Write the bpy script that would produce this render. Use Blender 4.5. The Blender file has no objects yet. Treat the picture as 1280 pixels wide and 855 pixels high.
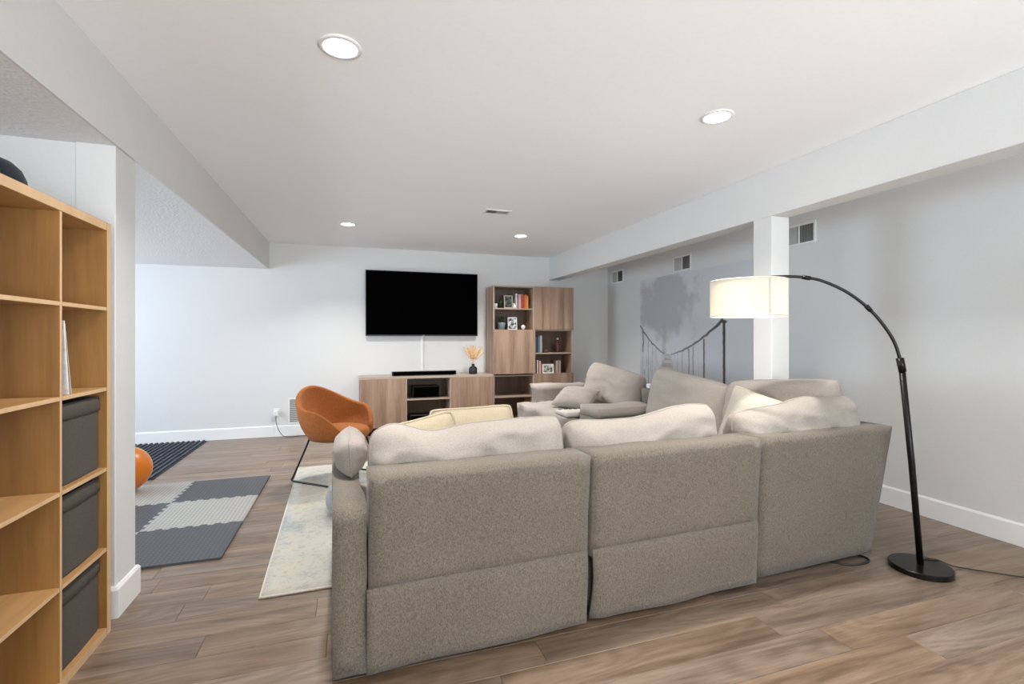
import bpy, bmesh, math, random
from mathutils import Vector, Matrix, noise
R = math.radians
PI = math.pi
random.seed(7)
SC = bpy.context.scene
COL = SC.collection

# ------------------------------------------------------------------ camera
cam = bpy.data.cameras.new('camera')
cam.sensor_width = 36.0
cam.lens = 600.0 / 1280.0 * 36.0
cam.shift_y = -6.0 / 1280.0
cam.clip_start = 0.05
cam_o = bpy.data.objects.new('camera', cam)
COL.objects.link(cam_o)
cam_o.location = (0, 0, 1.28)
cam_o.rotation_euler = (R(90), 0, -math.atan(199 / 600.0))
SC.camera = cam_o

# ------------------------------------------------------------------ world, light, exposure
world = bpy.data.worlds.new('world')
SC.world = world
world.use_nodes = True
world.node_tree.nodes['Background'].inputs['Color'].default_value = (0.80, 0.90, 1.0, 1)
world.node_tree.nodes['Background'].inputs['Strength'].default_value = 1.0
vs = SC.view_settings
vs.view_transform = 'Standard'
vs.look = 'None'
vs.gamma = 1.0
vs.use_curve_mapping = False
vs.exposure = 0.22


def area_light(name, loc, rot, sx, sy, power, color, spread=180):
    l = bpy.data.lights.new(name, 'AREA')
    l.shape = 'RECTANGLE'
    l.size, l.size_y = sx, sy
    l.energy = power
    l.color = color
    l.spread = R(spread)
    o = bpy.data.objects.new(name, l)
    COL.objects.link(o)
    o.location = loc
    o.rotation_euler = rot
    return o


# daylight at the unseen left windows, plus an added fill at the back
area_light('daylight_play_area_window', (-4.36, 4.75, 1.35), (0, R(-100), 0), 1.4, 2.2, 104, (0.75, 0.86, 1.0))
area_light('daylight_side_window', (-4.36, 0.9, 1.35), (0, R(-100), 0), 1.4, 2.1, 35, (0.76, 0.87, 1.0))
area_light('back_ceiling_fill', (1.2, -2.80, 1.25), (R(126), 0, 0), 3.4, 1.8, 142, (0.90, 0.955, 1.0), 115)  # added fill, tilted up to brighten the ceiling


# ------------------------------------------------------------------ node helpers
def new_mat(name):
    m = bpy.data.materials.new(name)
    m.use_nodes = True
    nt = m.node_tree
    return m, nt, nt.nodes['Principled BSDF']


def nd(nt, typ, **kw):
    n = nt.nodes.new(typ)
    for k, v in kw.items():
        setattr(n, k, v)
    return n


def setin(n, **kw):
    for k, v in kw.items():
        n.inputs[k.replace('_', ' ')].default_value = v
    return n


def c4(c):
    return (c[0], c[1], c[2], 1.0)


def s2l(r, g, b):
    f = lambda v: ((v / 255.0 + 0.055) / 1.055) ** 2.4 if v > 10 else v / 255.0 / 12.92
    return (f(r), f(g), f(b))


def bump(nt, bs, height, strength, dist=0.01):
    b = nd(nt, 'ShaderNodeBump')
    b.inputs['Strength'].default_value = strength
    b.inputs['Distance'].default_value = dist
    nt.links.new(height, b.inputs['Height'])
    nt.links.new(b.outputs['Normal'], bs.inputs['Normal'])
    return b


def plain(name, col, rough=0.5, metal=0.0, spec=0.5, var=0.06, scale=18.0, bmp=0.0, coat=0.0):
    m, nt, bs = new_mat(name)
    tc = nd(nt, 'ShaderNodeTexCoord')
    no = nd(nt, 'ShaderNodeTexNoise')
    no.inputs['Scale'].default_value = scale
    no.inputs['Detail'].default_value = 4
    nt.links.new(tc.outputs['Object'], no.inputs['Vector'])
    rp = nd(nt, 'ShaderNodeValToRGB')
    rp.color_ramp.elements[0].position = 0.3
    rp.color_ramp.elements[1].position = 0.7
    rp.color_ramp.elements[0].color = c4([max(0, v * (1 - var)) for v in col])
    rp.color_ramp.elements[1].color = c4([min(1, v * (1 + var)) for v in col])
    nt.links.new(no.outputs['Fac'], rp.inputs['Fac'])
    nt.links.new(rp.outputs['Color'], bs.inputs['Base Color'])
    bs.inputs['Roughness'].default_value = rough
    bs.inputs['Metallic'].default_value = metal
    bs.inputs['Specular IOR Level'].default_value = spec
    if coat:
        bs.inputs['Coat Weight'].default_value = coat
    if bmp:
        bump(nt, bs, no.outputs['Fac'], bmp)
    return m


def fabric(name, c0, c1, scale=420.0, bmp=0.35, mott=0.05, sheen=0.15):
    """heathered woven upholstery"""
    m, nt, bs = new_mat(name)
    tc = nd(nt, 'ShaderNodeTexCoord')
    n1 = setin(nd(nt, 'ShaderNodeTexNoise'), Scale=scale, Detail=3.0, Roughness=0.7)
    mp = nd(nt, 'ShaderNodeMapping')
    mp.inputs['Scale'].default_value = (1, 1, 0.6)
    n2 = setin(nd(nt, 'ShaderNodeTexNoise'), Scale=scale * 0.6, Detail=2.0)
    n3 = setin(nd(nt, 'ShaderNodeTexNoise'), Scale=3.0, Detail=3.0)
    nt.links.new(tc.outputs['Object'], n1.inputs['Vector'])
    nt.links.new(tc.outputs['Object'], mp.inputs['Vector'])
    nt.links.new(mp.outputs['Vector'], n2.inputs['Vector'])
    nt.links.new(tc.outputs['Object'], n3.inputs['Vector'])
    mx = nd(nt, 'ShaderNodeMath', operation='ADD')
    nt.links.new(n1.outputs['Fac'], mx.inputs[0])
    nt.links.new(n2.outputs['Fac'], mx.inputs[1])
    hf = nd(nt, 'ShaderNodeMath', operation='MULTIPLY')
    nt.links.new(mx.outputs[0], hf.inputs[0])
    hf.inputs[1].default_value = 0.5
    rp = nd(nt, 'ShaderNodeValToRGB')
    rp.color_ramp.elements[0].position = 0.36
    rp.color_ramp.elements[1].position = 0.64
    rp.color_ramp.elements[0].color = c4(c0)
    rp.color_ramp.elements[1].color = c4(c1)
    nt.links.new(hf.outputs[0], rp.inputs['Fac'])
    hs = nd(nt, 'ShaderNodeHueSaturation')
    mr = nd(nt, 'ShaderNodeMapRange')
    mr.inputs['From Min'].default_value = 0.3
    mr.inputs['From Max'].default_value = 0.7
    mr.inputs['To Min'].default_value = 1 - mott
    mr.inputs['To Max'].default_value = 1 + mott
    nt.links.new(n3.outputs['Fac'], mr.inputs['Value'])
    nt.links.new(mr.outputs[0], hs.inputs['Value'])
    nt.links.new(rp.outputs['Color'], hs.inputs['Color'])
    nt.links.new(hs.outputs['Color'], bs.inputs['Base Color'])
    bs.inputs['Roughness'].default_value = 0.9
    bs.inputs['Specular IOR Level'].default_value = 0.15
    bs.inputs['Sheen Weight'].default_value = sheen
    bump(nt, bs, hf.outputs[0], bmp, 0.004)
    return m


def wood(name, cols, axis='Z', scale=1.0, rough=0.45, plank_random=False, grain=1.0, spec=0.5, rings=0.0):
    """straight grained wood; grain runs along `axis` of the object"""
    m, nt, bs = new_mat(name)
    tc = nd(nt, 'ShaderNodeTexCoord')
    mp = nd(nt, 'ShaderNodeMapping')
    s = {'X': (0.9, 13, 13), 'Y': (13, 0.9, 13), 'Z': (13, 13, 0.9)}[axis]
    mp.inputs['Scale'].default_value = [v * scale for v in s]
    oi = nd(nt, 'ShaderNodeObjectInfo')
    off = nd(nt, 'ShaderNodeVectorMath', operation='SCALE')
    off.inputs[0].default_value = (37.0, 53.0, 71.0)
    nt.links.new(oi.outputs['Random'], off.inputs['Scale'])
    nt.links.new(tc.outputs['Object'], mp.inputs['Vector'])
    ad = nd(nt, 'ShaderNodeVectorMath', operation='ADD')
    nt.links.new(mp.outputs['Vector'], ad.inputs[0])
    nt.links.new(off.outputs['Vector'], ad.inputs[1])
    n1 = setin(nd(nt, 'ShaderNodeTexNoise'), Scale=1.0, Detail=6.0, Roughness=0.6, Distortion=0.35)
    nt.links.new(ad.outputs['Vector'], n1.inputs['Vector'])
    n2 = setin(nd(nt, 'ShaderNodeTexNoise'), Scale=7.0 if plank_random else 6.0, Detail=5.0, Roughness=0.75)
    nt.links.new(ad.outputs['Vector'], n2.inputs['Vector'])
    mx = nd(nt, 'ShaderNodeMath', operation='MULTIPLY_ADD')
    nt.links.new(n2.outputs['Fac'], mx.inputs[0])
    mx.inputs[1].default_value = 0.35 * grain
    nt.links.new(n1.outputs['Fac'], mx.inputs[2])
    val = mx.outputs[0]
    if rings:
        mp2 = nd(nt, 'ShaderNodeMapping')
        s2 = {'X': (1.6, 9, 9), 'Y': (9, 1.6, 9), 'Z': (9, 9, 1.6)}[axis]
        mp2.inputs['Scale'].default_value = s2
        nt.links.new(tc.outputs['Object'], mp2.inputs['Vector'])
        ad2 = nd(nt, 'ShaderNodeVectorMath', operation='ADD')
        nt.links.new(mp2.outputs['Vector'], ad2.inputs[0])
        nt.links.new(off.outputs['Vector'], ad2.inputs[1])
        n4 = setin(nd(nt, 'ShaderNodeTexNoise'), Scale=0.55, Detail=1.0, Roughness=0.4)
        nt.links.new(ad2.outputs['Vector'], n4.inputs['Vector'])
        mu = nd(nt, 'ShaderNodeMath', operation='MULTIPLY')
        mu.inputs[1].default_value = 85.0
        nt.links.new(n4.outputs['Fac'], mu.inputs[0])
        sn = nd(nt, 'ShaderNodeMath', operation='SINE')
        nt.links.new(mu.outputs[0], sn.inputs[0])
        ma = nd(nt, 'ShaderNodeMath', operation='MULTIPLY_ADD')
        nt.links.new(sn.outputs[0], ma.inputs[0])
        ma.inputs[1].default_value = rings
        nt.links.new(val, ma.inputs[2])
        val = ma.outputs[0]
    sb = nd(nt, 'ShaderNodeMath', operation='SUBTRACT')
    nt.links.new(val, sb.inputs[0])
    sb.inputs[1].default_value = 0.175 * grain
    rp = nd(nt, 'ShaderNodeValToRGB')
    el = rp.color_ramp.elements
    pos = [0.30, 0.70] if len(cols) == 2 else [0.28, 0.5, 0.72]
    while len(el) < len(cols):
        el.new(0.5)
    for e, p, c in zip(el, pos, cols):
        e.position = p
        e.color = c4(c)
    nt.links.new(sb.outputs[0], rp.inputs['Fac'])
    out = rp.outputs['Color']
    if plank_random:
        hs = nd(nt, 'ShaderNodeHueSaturation')
        mr = nd(nt, 'ShaderNodeMapRange')
        mr.inputs['To Min'].default_value = 0.88
        mr.inputs['To Max'].default_value = 1.10
        nt.links.new(oi.outputs['Random'], mr.inputs['Value'])
        nt.links.new(mr.outputs[0], hs.inputs['Value'])
        wn = nd(nt, 'ShaderNodeTexWhiteNoise', noise_dimensions='1D')
        nt.links.new(oi.outputs['Random'], wn.inputs['W'])
        mr2 = nd(nt, 'ShaderNodeMapRange')
        mr2.inputs['To Min'].default_value = 0.85
        mr2.inputs['To Max'].default_value = 1.10
        nt.links.new(wn.outputs['Value'], mr2.inputs['Value'])
        nt.links.new(mr2.outputs[0], hs.inputs['Saturation'])
        nt.links.new(out, hs.inputs['Color'])
        out = hs.outputs['Color']
    nt.links.new(out, bs.inputs['Base Color'])
    bs.inputs['Roughness'].default_value = rough
    bs.inputs['Specular IOR Level'].default_value = spec
    bump(nt, bs, sb.outputs[0], 0.12, 0.003)
    return m


def emit(name, col, strength):
    m, nt, bs = new_mat(name)
    bs.inputs['Base Color'].default_value = c4(col)
    bs.inputs['Emission Color'].default_value = c4(col)
    bs.inputs['Emission Strength'].default_value = strength
    return m


M = {}
M['wall'] = plain('wall_paint', (0.695, 0.695, 0.685), 0.85, spec=0.2, var=0.012, scale=60, bmp=0.05)
M['ceiling'] = plain('ceiling_paint', (0.90, 0.915, 0.925), 0.9, spec=0.15, var=0.01, scale=40, bmp=0.05)
M['popcorn'] = plain('textured_ceiling', (0.80, 0.80, 0.80), 0.95, spec=0.1, var=0.03, scale=55, bmp=0.5)
M['trim'] = plain('trim_paint', (0.84, 0.84, 0.83), 0.45, spec=0.4, var=0.01)
M['plank'] = wood('vinyl_plank', [(0.112, 0.072, 0.046), (0.198, 0.136, 0.092), (0.282, 0.205, 0.148)], 'X', 1.0, 0.31,
                  plank_random=True, rings=0.05, grain=1.5, spec=0.5)
M['subfloor'] = plain('subfloor', (0.05, 0.04, 0.035), 0.8)
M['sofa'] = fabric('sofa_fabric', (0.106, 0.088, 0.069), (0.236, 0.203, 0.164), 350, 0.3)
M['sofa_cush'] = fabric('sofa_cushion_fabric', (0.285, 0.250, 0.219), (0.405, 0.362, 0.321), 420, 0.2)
M['cream'] = fabric('cream_cushion_fabric', (0.43, 0.36, 0.25), (0.51, 0.435, 0.31), 260, 0.15)
M['ivory'] = fabric('ivory_cushion_fabric', (0.58, 0.53, 0.44), (0.68, 0.63, 0.53), 260, 0.15)
M['grey_fab'] = fabric('grey_cushion_fabric', (0.24, 0.24, 0.24), (0.36, 0.36, 0.355), 300, 0.3)
M['bin'] = fabric('bin_fabric', (0.068, 0.058, 0.049), (0.094, 0.081, 0.069), 380, 0.2, sheen=0.05)
M['velvet'] = fabric('orange_velvet', (0.30, 0.098, 0.026), (0.43, 0.15, 0.043), 160, 0.1, mott=0.16, sheen=0.05)
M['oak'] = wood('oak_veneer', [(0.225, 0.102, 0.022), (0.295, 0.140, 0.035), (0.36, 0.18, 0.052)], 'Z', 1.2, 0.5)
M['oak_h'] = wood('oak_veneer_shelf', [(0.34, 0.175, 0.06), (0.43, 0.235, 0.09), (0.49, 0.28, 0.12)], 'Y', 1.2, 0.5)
M['oak_edge'] = wood('oak_edge_band', [(0.56, 0.37, 0.20), (0.64, 0.44, 0.26)], 'Z', 0.6, 0.5)
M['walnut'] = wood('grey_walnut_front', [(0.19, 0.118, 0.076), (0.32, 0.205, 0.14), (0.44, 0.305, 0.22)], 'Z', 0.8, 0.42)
M['walnut_in'] = wood('grey_walnut_carcass_shaded', [(0.115, 0.072, 0.048), (0.17, 0.11, 0.076)], 'Z', 0.8, 0.5)  # darkened in colour for the shade inside the open bays
M['walnut_edge'] = wood('grey_walnut_edge', [(0.36, 0.27, 0.21), (0.46, 0.36, 0.29)], 'X', 0.5, 0.35)
M['black'] = plain('black_plastic', (0.012, 0.012, 0.013), 0.4)
M['black_metal'] = plain('black_metal', (0.012, 0.011, 0.010), 0.32, 0.6)
M['screen'] = plain('tv_screen', (0.0012, 0.0012, 0.0014), 0.5, spec=0.0, var=0.0)
M['white'] = plain('white_plastic', (0.78, 0.78, 0.78), 0.4)
M['dark_slot'] = plain('dark_slot', (0.045, 0.042, 0.038), 0.8)
M['louver'] = plain('vent_louver', (0.42, 0.42, 0.40), 0.5)
M['soot'] = plain('black_glass_vase', (0.02, 0.022, 0.026), 0.15)
M['pampas'] = plain('dried_pampas', (0.74, 0.50, 0.26), 0.9, var=0.2, scale=60)
M['ball'] = plain('orange_ball_vinyl', (0.72, 0.20, 0.015), 0.35, var=0.05, scale=6)
M['ball_rim'] = plain('pale_ball_rim', (0.85, 0.62, 0.36), 0.5)
M['rubber'] = plain('navy_rubber', (0.022, 0.030, 0.050), 0.5)
M['navy'] = fabric('navy_cap_cloth', (0.010, 0.012, 0.02), (0.022, 0.025, 0.036), 300, 0.2)
M['paper'] = plain('page_paper', (0.72, 0.68, 0.60), 0.8)
M['leaf'] = plain('plant_leaf', (0.05, 0.12, 0.03), 0.5, var=0.3)
M['leaf_dark'] = plain('dark_plant_leaf', (0.035, 0.055, 0.02), 0.5, var=0.3)
M['pot_white'] = plain('white_pot', (0.75, 0.73, 0.68), 0.4)
M['pot_blue'] = plain('blue_grey_pot', (0.22, 0.29, 0.34), 0.4)
M['frame_white'] = plain('white_frame', (0.72, 0.70, 0.66), 0.5)
M['frame_wood'] = plain('pale_wood_frame', (0.48, 0.42, 0.36), 0.5)
M['knit'] = fabric('cream_throw', (0.55, 0.50, 0.45), (0.68, 0.63, 0.57), 200, 0.4)
M['bulb'] = emit('lamp_bulb', (1.0, 0.86, 0.66), 8.0)
M['downlight'] = emit('downlight_lens', (1.0, 0.97, 0.92), 14.0)


def make_special():
    # lamp shade: cloth that lets light through
    m, nt, bs = new_mat('linen_shade')
    tc = nd(nt, 'ShaderNodeTexCoord')
    no = setin(nd(nt, 'ShaderNodeTexNoise'), Scale=300.0)
    nt.links.new(tc.outputs['Object'], no.inputs['Vector'])
    rp = nd(nt, 'ShaderNodeValToRGB')
    rp.color_ramp.elements[0].color = (0.80, 0.76, 0.68, 1)
    rp.color_ramp.elements[1].color = (0.86, 0.83, 0.76, 1)
    nt.links.new(no.outputs['Fac'], rp.inputs['Fac'])
    df = nd(nt, 'ShaderNodeBsdfDiffuse')
    tr = nd(nt, 'ShaderNodeBsdfTranslucent')
    nt.links.new(rp.outputs['Color'], df.inputs['Color'])
    nt.links.new(rp.outputs['Color'], tr.inputs['Color'])
    mx = nd(nt, 'ShaderNodeMixShader')
    mx.inputs[0].default_value = 0.5
    nt.links.new(df.outputs[0], mx.inputs[1])
    nt.links.new(tr.outputs[0], mx.inputs[2])
    nt.links.new(mx.outputs[0], nt.nodes['Material Output'].inputs['Surface'])
    M['shade'] = m
    # window glass
    m, nt, bs = new_mat('window_glass')
    t = nd(nt, 'ShaderNodeBsdfTransparent')
    g = nd(nt, 'ShaderNodeBsdfGlossy')
    g.inputs['Roughness'].default_value = 0.02
    mx = nd(nt, 'ShaderNodeMixShader')
    mx.inputs[0].default_value = 0.06
    nt.links.new(t.outputs[0], mx.inputs[1])
    nt.links.new(g.outputs[0], mx.inputs[2])
    nt.links.new(mx.outputs[0], nt.nodes['Material Output'].inputs['Surface'])
    M['glass'] = m
    # mural print (colours stored per vertex: it is a flat print)
    m, nt, bs = new_mat('mural_print')
    at = nd(nt, 'ShaderNodeVertexColor', layer_name='print')
    nt.links.new(at.outputs['Color'], bs.inputs['Base Color'])
    bs.inputs['Roughness'].default_value = 0.7
    bs.inputs['Specular IOR Level'].default_value = 0.2
    M['mural'] = m
    # rug: cream with washed grey-blue patches
    m, nt, bs = new_mat('rug_pile')
    tc = nd(nt, 'ShaderNodeTexCoord')
    n1 = setin(nd(nt, 'ShaderNodeTexNoise'), Scale=1.7, Detail=5.0, Roughness=0.65)
    n2 = setin(nd(nt, 'ShaderNodeTexNoise'), Scale=32.0, Detail=5.0, Roughness=0.7)
    n3 = setin(nd(nt, 'ShaderNodeTexNoise'), Scale=350.0, Detail=2.0)
    for n in (n1, n2, n3):
        nt.links.new(tc.outputs['Object'], n.inputs['Vector'])
    rp = nd(nt, 'ShaderNodeValToRGB')
    el = rp.color_ramp.elements
    el[0].position, el[0].color = 0.32, (0.35, 0.37, 0.365, 1)
    el[1].position, el[1].color = 0.62, (0.56, 0.51, 0.42, 1)
    e = el.new(0.46)
    e.color = (0.50, 0.485, 0.43, 1)
    nt.links.new(n1.outputs['Fac'], rp.inputs['Fac'])
    rp2 = nd(nt, 'ShaderNodeValToRGB')
    rp2.color_ramp.elements[0].position = 0.33
    rp2.color_ramp.elements[0].color = (0.72, 0.72, 0.70, 1)
    rp2.color_ramp.elements[1].position = 0.5
    rp2.color_ramp.elements[1].color = (1, 1, 1, 1)
    nt.links.new(n2.outputs['Fac'], rp2.inputs['Fac'])
    mx = nd(nt, 'ShaderNodeMix', data_type='RGBA', blend_type='MULTIPLY')
    mx.inputs[0].default_value = 0.8
    nt.links.new(rp.outputs['Color'], mx.inputs[6])
    nt.links.new(rp2.outputs['Color'], mx.inputs[7])
    nt.links.new(mx.outputs[2], bs.inputs['Base Color'])
    bs.inputs['Roughness'].default_value = 0.95
    bs.inputs['Specular IOR Level'].default_value = 0.1
    bump(nt, bs, n3.outputs['Fac'], 0.5, 0.005)
    M['rug'] = m

    # foam tiles: small diamond-plate relief
    def foam(name, col):
        m, nt, bs = new_mat(name)
        tc = nd(nt, 'ShaderNodeTexCoord')
        ch = nd(nt, 'ShaderNodeTexWave', wave_type='BANDS', bands_direction='X')
        ch.inputs['Scale'].default_value = 12.0
        c2 = nd(nt, 'ShaderNodeTexWave', wave_type='BANDS', bands_direction='Y')
        c2.inputs['Scale'].default_value = 12.0
        nt.links.new(tc.outputs['Object'], ch.inputs['Vector'])
        nt.links.new(tc.outputs['Object'], c2.inputs['Vector'])
        mu = nd(nt, 'ShaderNodeMath', operation='MULTIPLY')
        nt.links.new(ch.outputs['Fac'], mu.inputs[0])
        nt.links.new(c2.outputs['Fac'], mu.inputs[1])
        rp = nd(nt, 'ShaderNodeValToRGB')
        rp.color_ramp.elements[0].color = c4([v * 0.72 for v in col])
        rp.color_ramp.elements[1].color = c4([v * 1.25 for v in col])
        nt.links.new(mu.outputs[0], rp.inputs['Fac'])
        nt.links.new(rp.outputs['Color'], bs.inputs['Base Color'])
        bs.inputs['Roughness'].default_value = 0.55
        bump(nt, bs, mu.outputs[0], 0.35, 0.004)
        return m
    M['foam_dark'] = foam('dark_foam', (0.075, 0.080, 0.088))
    M['foam_light'] = foam('light_foam', (0.42, 0.41, 0.38))

    # mottled photographs in the little frames
    def photo(name, a, b, sc):
        m, nt, bs = new_mat(name)
        tc = nd(nt, 'ShaderNodeTexCoord')
        v = setin(nd(nt, 'ShaderNodeTexNoise'), Scale=sc, Detail=2.0)
        nt.links.new(tc.outputs['Object'], v.inputs['Vector'])
        rp = nd(nt, 'ShaderNodeValToRGB')
        rp.color_ramp.elements[0].position = 0.42
        rp.color_ramp.elements[1].position = 0.58
        rp.color_ramp.elements[0].color = c4(a)
        rp.color_ramp.elements[1].color = c4(b)
        nt.links.new(v.outputs['Fac'], rp.inputs['Fac'])
        nt.links.new(rp.outputs['Color'], bs.inputs['Base Color'])
        bs.inputs['Roughness'].default_value = 0.3
        return m
    M['photo_dark'] = photo('dark_photograph', (0.012, 0.013, 0.012), (0.12, 0.13, 0.11), 22)
    M['photo_bw'] = photo('black_white_photograph', (0.03, 0.03, 0.04), (0.6, 0.6, 0.62), 20)
    M['photo_green'] = photo('photograph_of_green_leaves', (0.10, 0.14, 0.09), (0.62, 0.58, 0.52), 24)


make_special()
BOOKC = {}


def cloth_col(name, col):
    if name not in BOOKC:
        BOOKC[name] = plain('book_cover_' + name, col, 0.5, var=0.15, scale=40)
    return BOOKC[name]


# ------------------------------------------------------------------ mesh helpers
def link_mesh(name, bm, mat, parent=None, smooth=False, loc=None, rot=None):
    me = bpy.data.meshes.new(name)
    bmesh.ops.recalc_face_normals(bm, faces=bm.faces)
    bm.to_mesh(me)
    bm.free()
    if smooth:
        me.polygons.foreach_set('use_smooth', [True] * len(me.polygons))
    mats = mat if isinstance(mat, (list, tuple)) else [mat]
    for m in mats:
        me.materials.append(M[m] if isinstance(m, str) else m)
    o = bpy.data.objects.new(name, me)
    COL.objects.link(o)
    if parent:
        o.parent = parent
    if loc is not None:
        o.location = loc
    if rot is not None:
        o.rotation_euler = rot
    return o


def tag(o, label, cat, group=None, kind=None):
    o['label'] = label
    o['category'] = cat
    if group:
        o['group'] = group
    if kind:
        o['kind'] = kind
    return o


def struct(o, label, cat):
    return tag(o, label, cat, kind='structure')


def empty(name, loc=(0, 0, 0), rz=0.0):
    o = bpy.data.objects.new(name, None)
    o.empty_display_size = 0.1
    COL.objects.link(o)
    o.location = loc
    o.rotation_euler = (0, 0, rz)
    return o


def bm_box(bm, a, b, bevel=0.0, seg=1, mat=0):
    """axis box from corner a to b, optionally bevelled"""
    r = bmesh.ops.create_cube(bm, size=1.0)
    vs_ = r['verts']
    for v in vs_:
        v.co = Vector(((a[i] + b[i]) / 2 + v.co[i] * (b[i] - a[i]) for i in range(3)))
    fs = set(f for v in vs_ for f in v.link_faces)
    if bevel > 0:
        es = list(set(e for v in vs_ for e in v.link_edges))
        rr = bmesh.ops.bevel(bm, geom=es, offset=bevel, segments=seg, affect='EDGES', profile=0.5)
        fs = set(f for f in fs if f.is_valid) | set(rr['faces'])
    for f in fs:
        f.material_index = mat
    return fs


def box(name, a, b, mat, parent=None, bevel=0.003, seg=1, smooth=False, origin=None):
    o = Vector(origin) if origin is not None else Vector(((a[0] + b[0]) / 2, (a[1] + b[1]) / 2, a[2]))
    bm = bmesh.new()
    bm_box(bm, Vector(a) - o, Vector(b) - o, bevel, seg)
    return link_mesh(name, bm, mat, parent, smooth, loc=o)


def bm_loft(bm, rings, closed_ring=True, cap=True, closed_path=False):
    vr = [[bm.verts.new(p) for p in r] for r in rings]
    n = len(vr[0])
    pairs = list(zip(vr, vr[1:])) + ([(vr[-1], vr[0])] if closed_path else [])
    for A, B in pairs:
        rng = n if closed_ring else n - 1
        for i in range(rng):
            j = (i + 1) % n
            bm.faces.new((A[i], A[j], B[j], B[i]))
    if cap and closed_ring and not closed_path:
        bm.faces.new(list(reversed(vr[0])))
        bm.faces.new(vr[-1])
    return vr


def smooth_path(pts, n=6):
    """Catmull-Rom through the points"""
    P = [Vector(p) for p in pts]
    if len(P) < 3:
        return P
    out = []
    for i in range(len(P) - 1):
        p0 = P[max(i - 1, 0)]
        p1, p2 = P[i], P[i + 1]
        p3 = P[min(i + 2, len(P) - 1)]
        for k in range(n):
            t = k / n
            out.append(0.5 * ((2 * p1) + (p2 - p0) * t + (2 * p0 - 5 * p1 + 4 * p2 - p3) * t * t + (3 * p1 - p0 - 3 * p2 + p3) * t ** 3))
    out.append(P[-1])
    return out


def bm_tube(bm, pts, r, seg=8, closed=False):
    P = [Vector(p) for p in pts]
    n = len(P)
    rings = []
    up = None
    for i in range(n):
        if closed:
            d = (P[(i + 1) % n] - P[i - 1]).normalized()
        else:
            d = (P[min(i + 1, n - 1)] - P[max(i - 1, 0)]).normalized()
        if up is None:
            up = Vector((0, 0, 1)) if abs(d.z) < 0.9 else Vector((1, 0, 0))
        s = d.cross(up).normalized()
        up = s.cross(d).normalized()
        rr = r[i] if isinstance(r, (list, tuple)) else r
        rings.append([P[i] + s * rr * math.cos(2 * PI * k / seg) + up * rr * math.sin(2 * PI * k / seg) for k in range(seg)])
    bm_loft(bm, rings, True, not closed, closed)


def tube(name, pts, r, mat, parent=None, seg=8, closed=False, origin=None):
    bm = bmesh.new()
    o = Vector(origin) if origin is not None else Vector((0, 0, 0))
    bm_tube(bm, [Vector(p) - o for p in pts], r, seg, closed)
    return link_mesh(name, bm, mat, parent, True, loc=o)


def bm_lathe(bm, prof, seg=32, centre=(0, 0, 0)):
    cx, cy, cz = centre
    rings = []
    for rr, z in prof:
        rings.append([(cx + rr * math.cos(2 * PI * k / seg), cy + rr * math.sin(2 * PI * k / seg), cz + z) for k in range(seg)])
    bm_loft(bm, rings, True, True)


def lathe(name, prof, mat, parent=None, loc=(0, 0, 0), seg=32, smooth=True):
    bm = bmesh.new()
    bm_lathe(bm, prof, seg)
    o = link_mesh(name, bm, mat, parent, smooth, loc=loc)
    return o


def auto_smooth(o, ang=35):
    """sharp edges by angle so that bevelled shapes shade well"""
    me = o.data
    me.polygons.foreach_set('use_smooth', [True] * len(me.polygons))
    me.set_sharp_from_angle(angle=R(ang))
    return o


# ================================================================== THE ROOM
YF, XR, XL, YB = 6.84, 3.89, -4.5, -3.0
ZC, ZB = 2.50, 2.158
XBL, XBR = -1.03, 2.87          # inner faces of the left drop and of the right beam

# ---- floor: a subfloor that carries planks
floor = box('floor', (XL - 0.1, YB - 0.1, -0.12), (XR + 0.1, YF + 0.1, -0.0095), 'subfloor', bevel=0)
struct(floor, 'grey-brown wood-look plank floor running across the whole room', 'floor')
PW, PL, PT = 0.158, 1.22, 0.009


def plank_mesh(L, W):
    bm = bmesh.new()
    bm_box(bm, (0, 0, -PT), (L, W, 0), 0.0)
    te = [e for e in bm.edges if all(abs(v.co.z) < 1e-6 for v in e.verts)]
    bmesh.ops.bevel(bm, geom=te, offset=0.0014, segments=1, affect='EDGES')
    bmesh.ops.recalc_face_normals(bm, faces=bm.faces)
    me = bpy.data.meshes.new('plank')
    bm.to_mesh(me)
    bm.free()
    me.materials.append(M['plank'])
    return me


full_plank = plank_mesh(PL - 0.0008, PW - 0.0008)
rest = bmesh.new()
y = YB
row = 0
floc = floor.location.copy()
prnd = random.Random(3)
while y < YF - 0.01:
    w = min(PW, YF - y)
    x = XL - prnd.random() * PL
    while x < XR - 0.01:
        x0, x1 = max(x, XL), min(x + PL, XR)
        if x1 - x0 > 0.02:
            # seen by the camera?
            vis = y > 1.15 and x1 > -0.62 * y - 0.3 and not (x1 < -1.2 and y < 2.6)
            if vis:
                if abs(x1 - x0 - PL) < 1e-6 and abs(w - PW) < 1e-6:
                    me = full_plank
                else:
                    me = plank_mesh(x1 - x0 - 0.0008, w - 0.0008)
                o = bpy.data.objects.new('plank', me)
                COL.objects.link(o)
                o.parent = floor
                o.location = Vector((x0 + 0.0004, y + 0.0004, 0)) - floc
            else:
                bm_box(rest, Vector((x0 + 0.0004, y + 0.0004, -PT)) - floc, Vector((x1 - 0.0004, y + w - 0.0004, 0)) - floc)
        x += PL
    y += PW
    row += 1
o = link_mesh('plank_field', rest, 'plank', floor)
o['kind'] = 'stuff'


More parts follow.
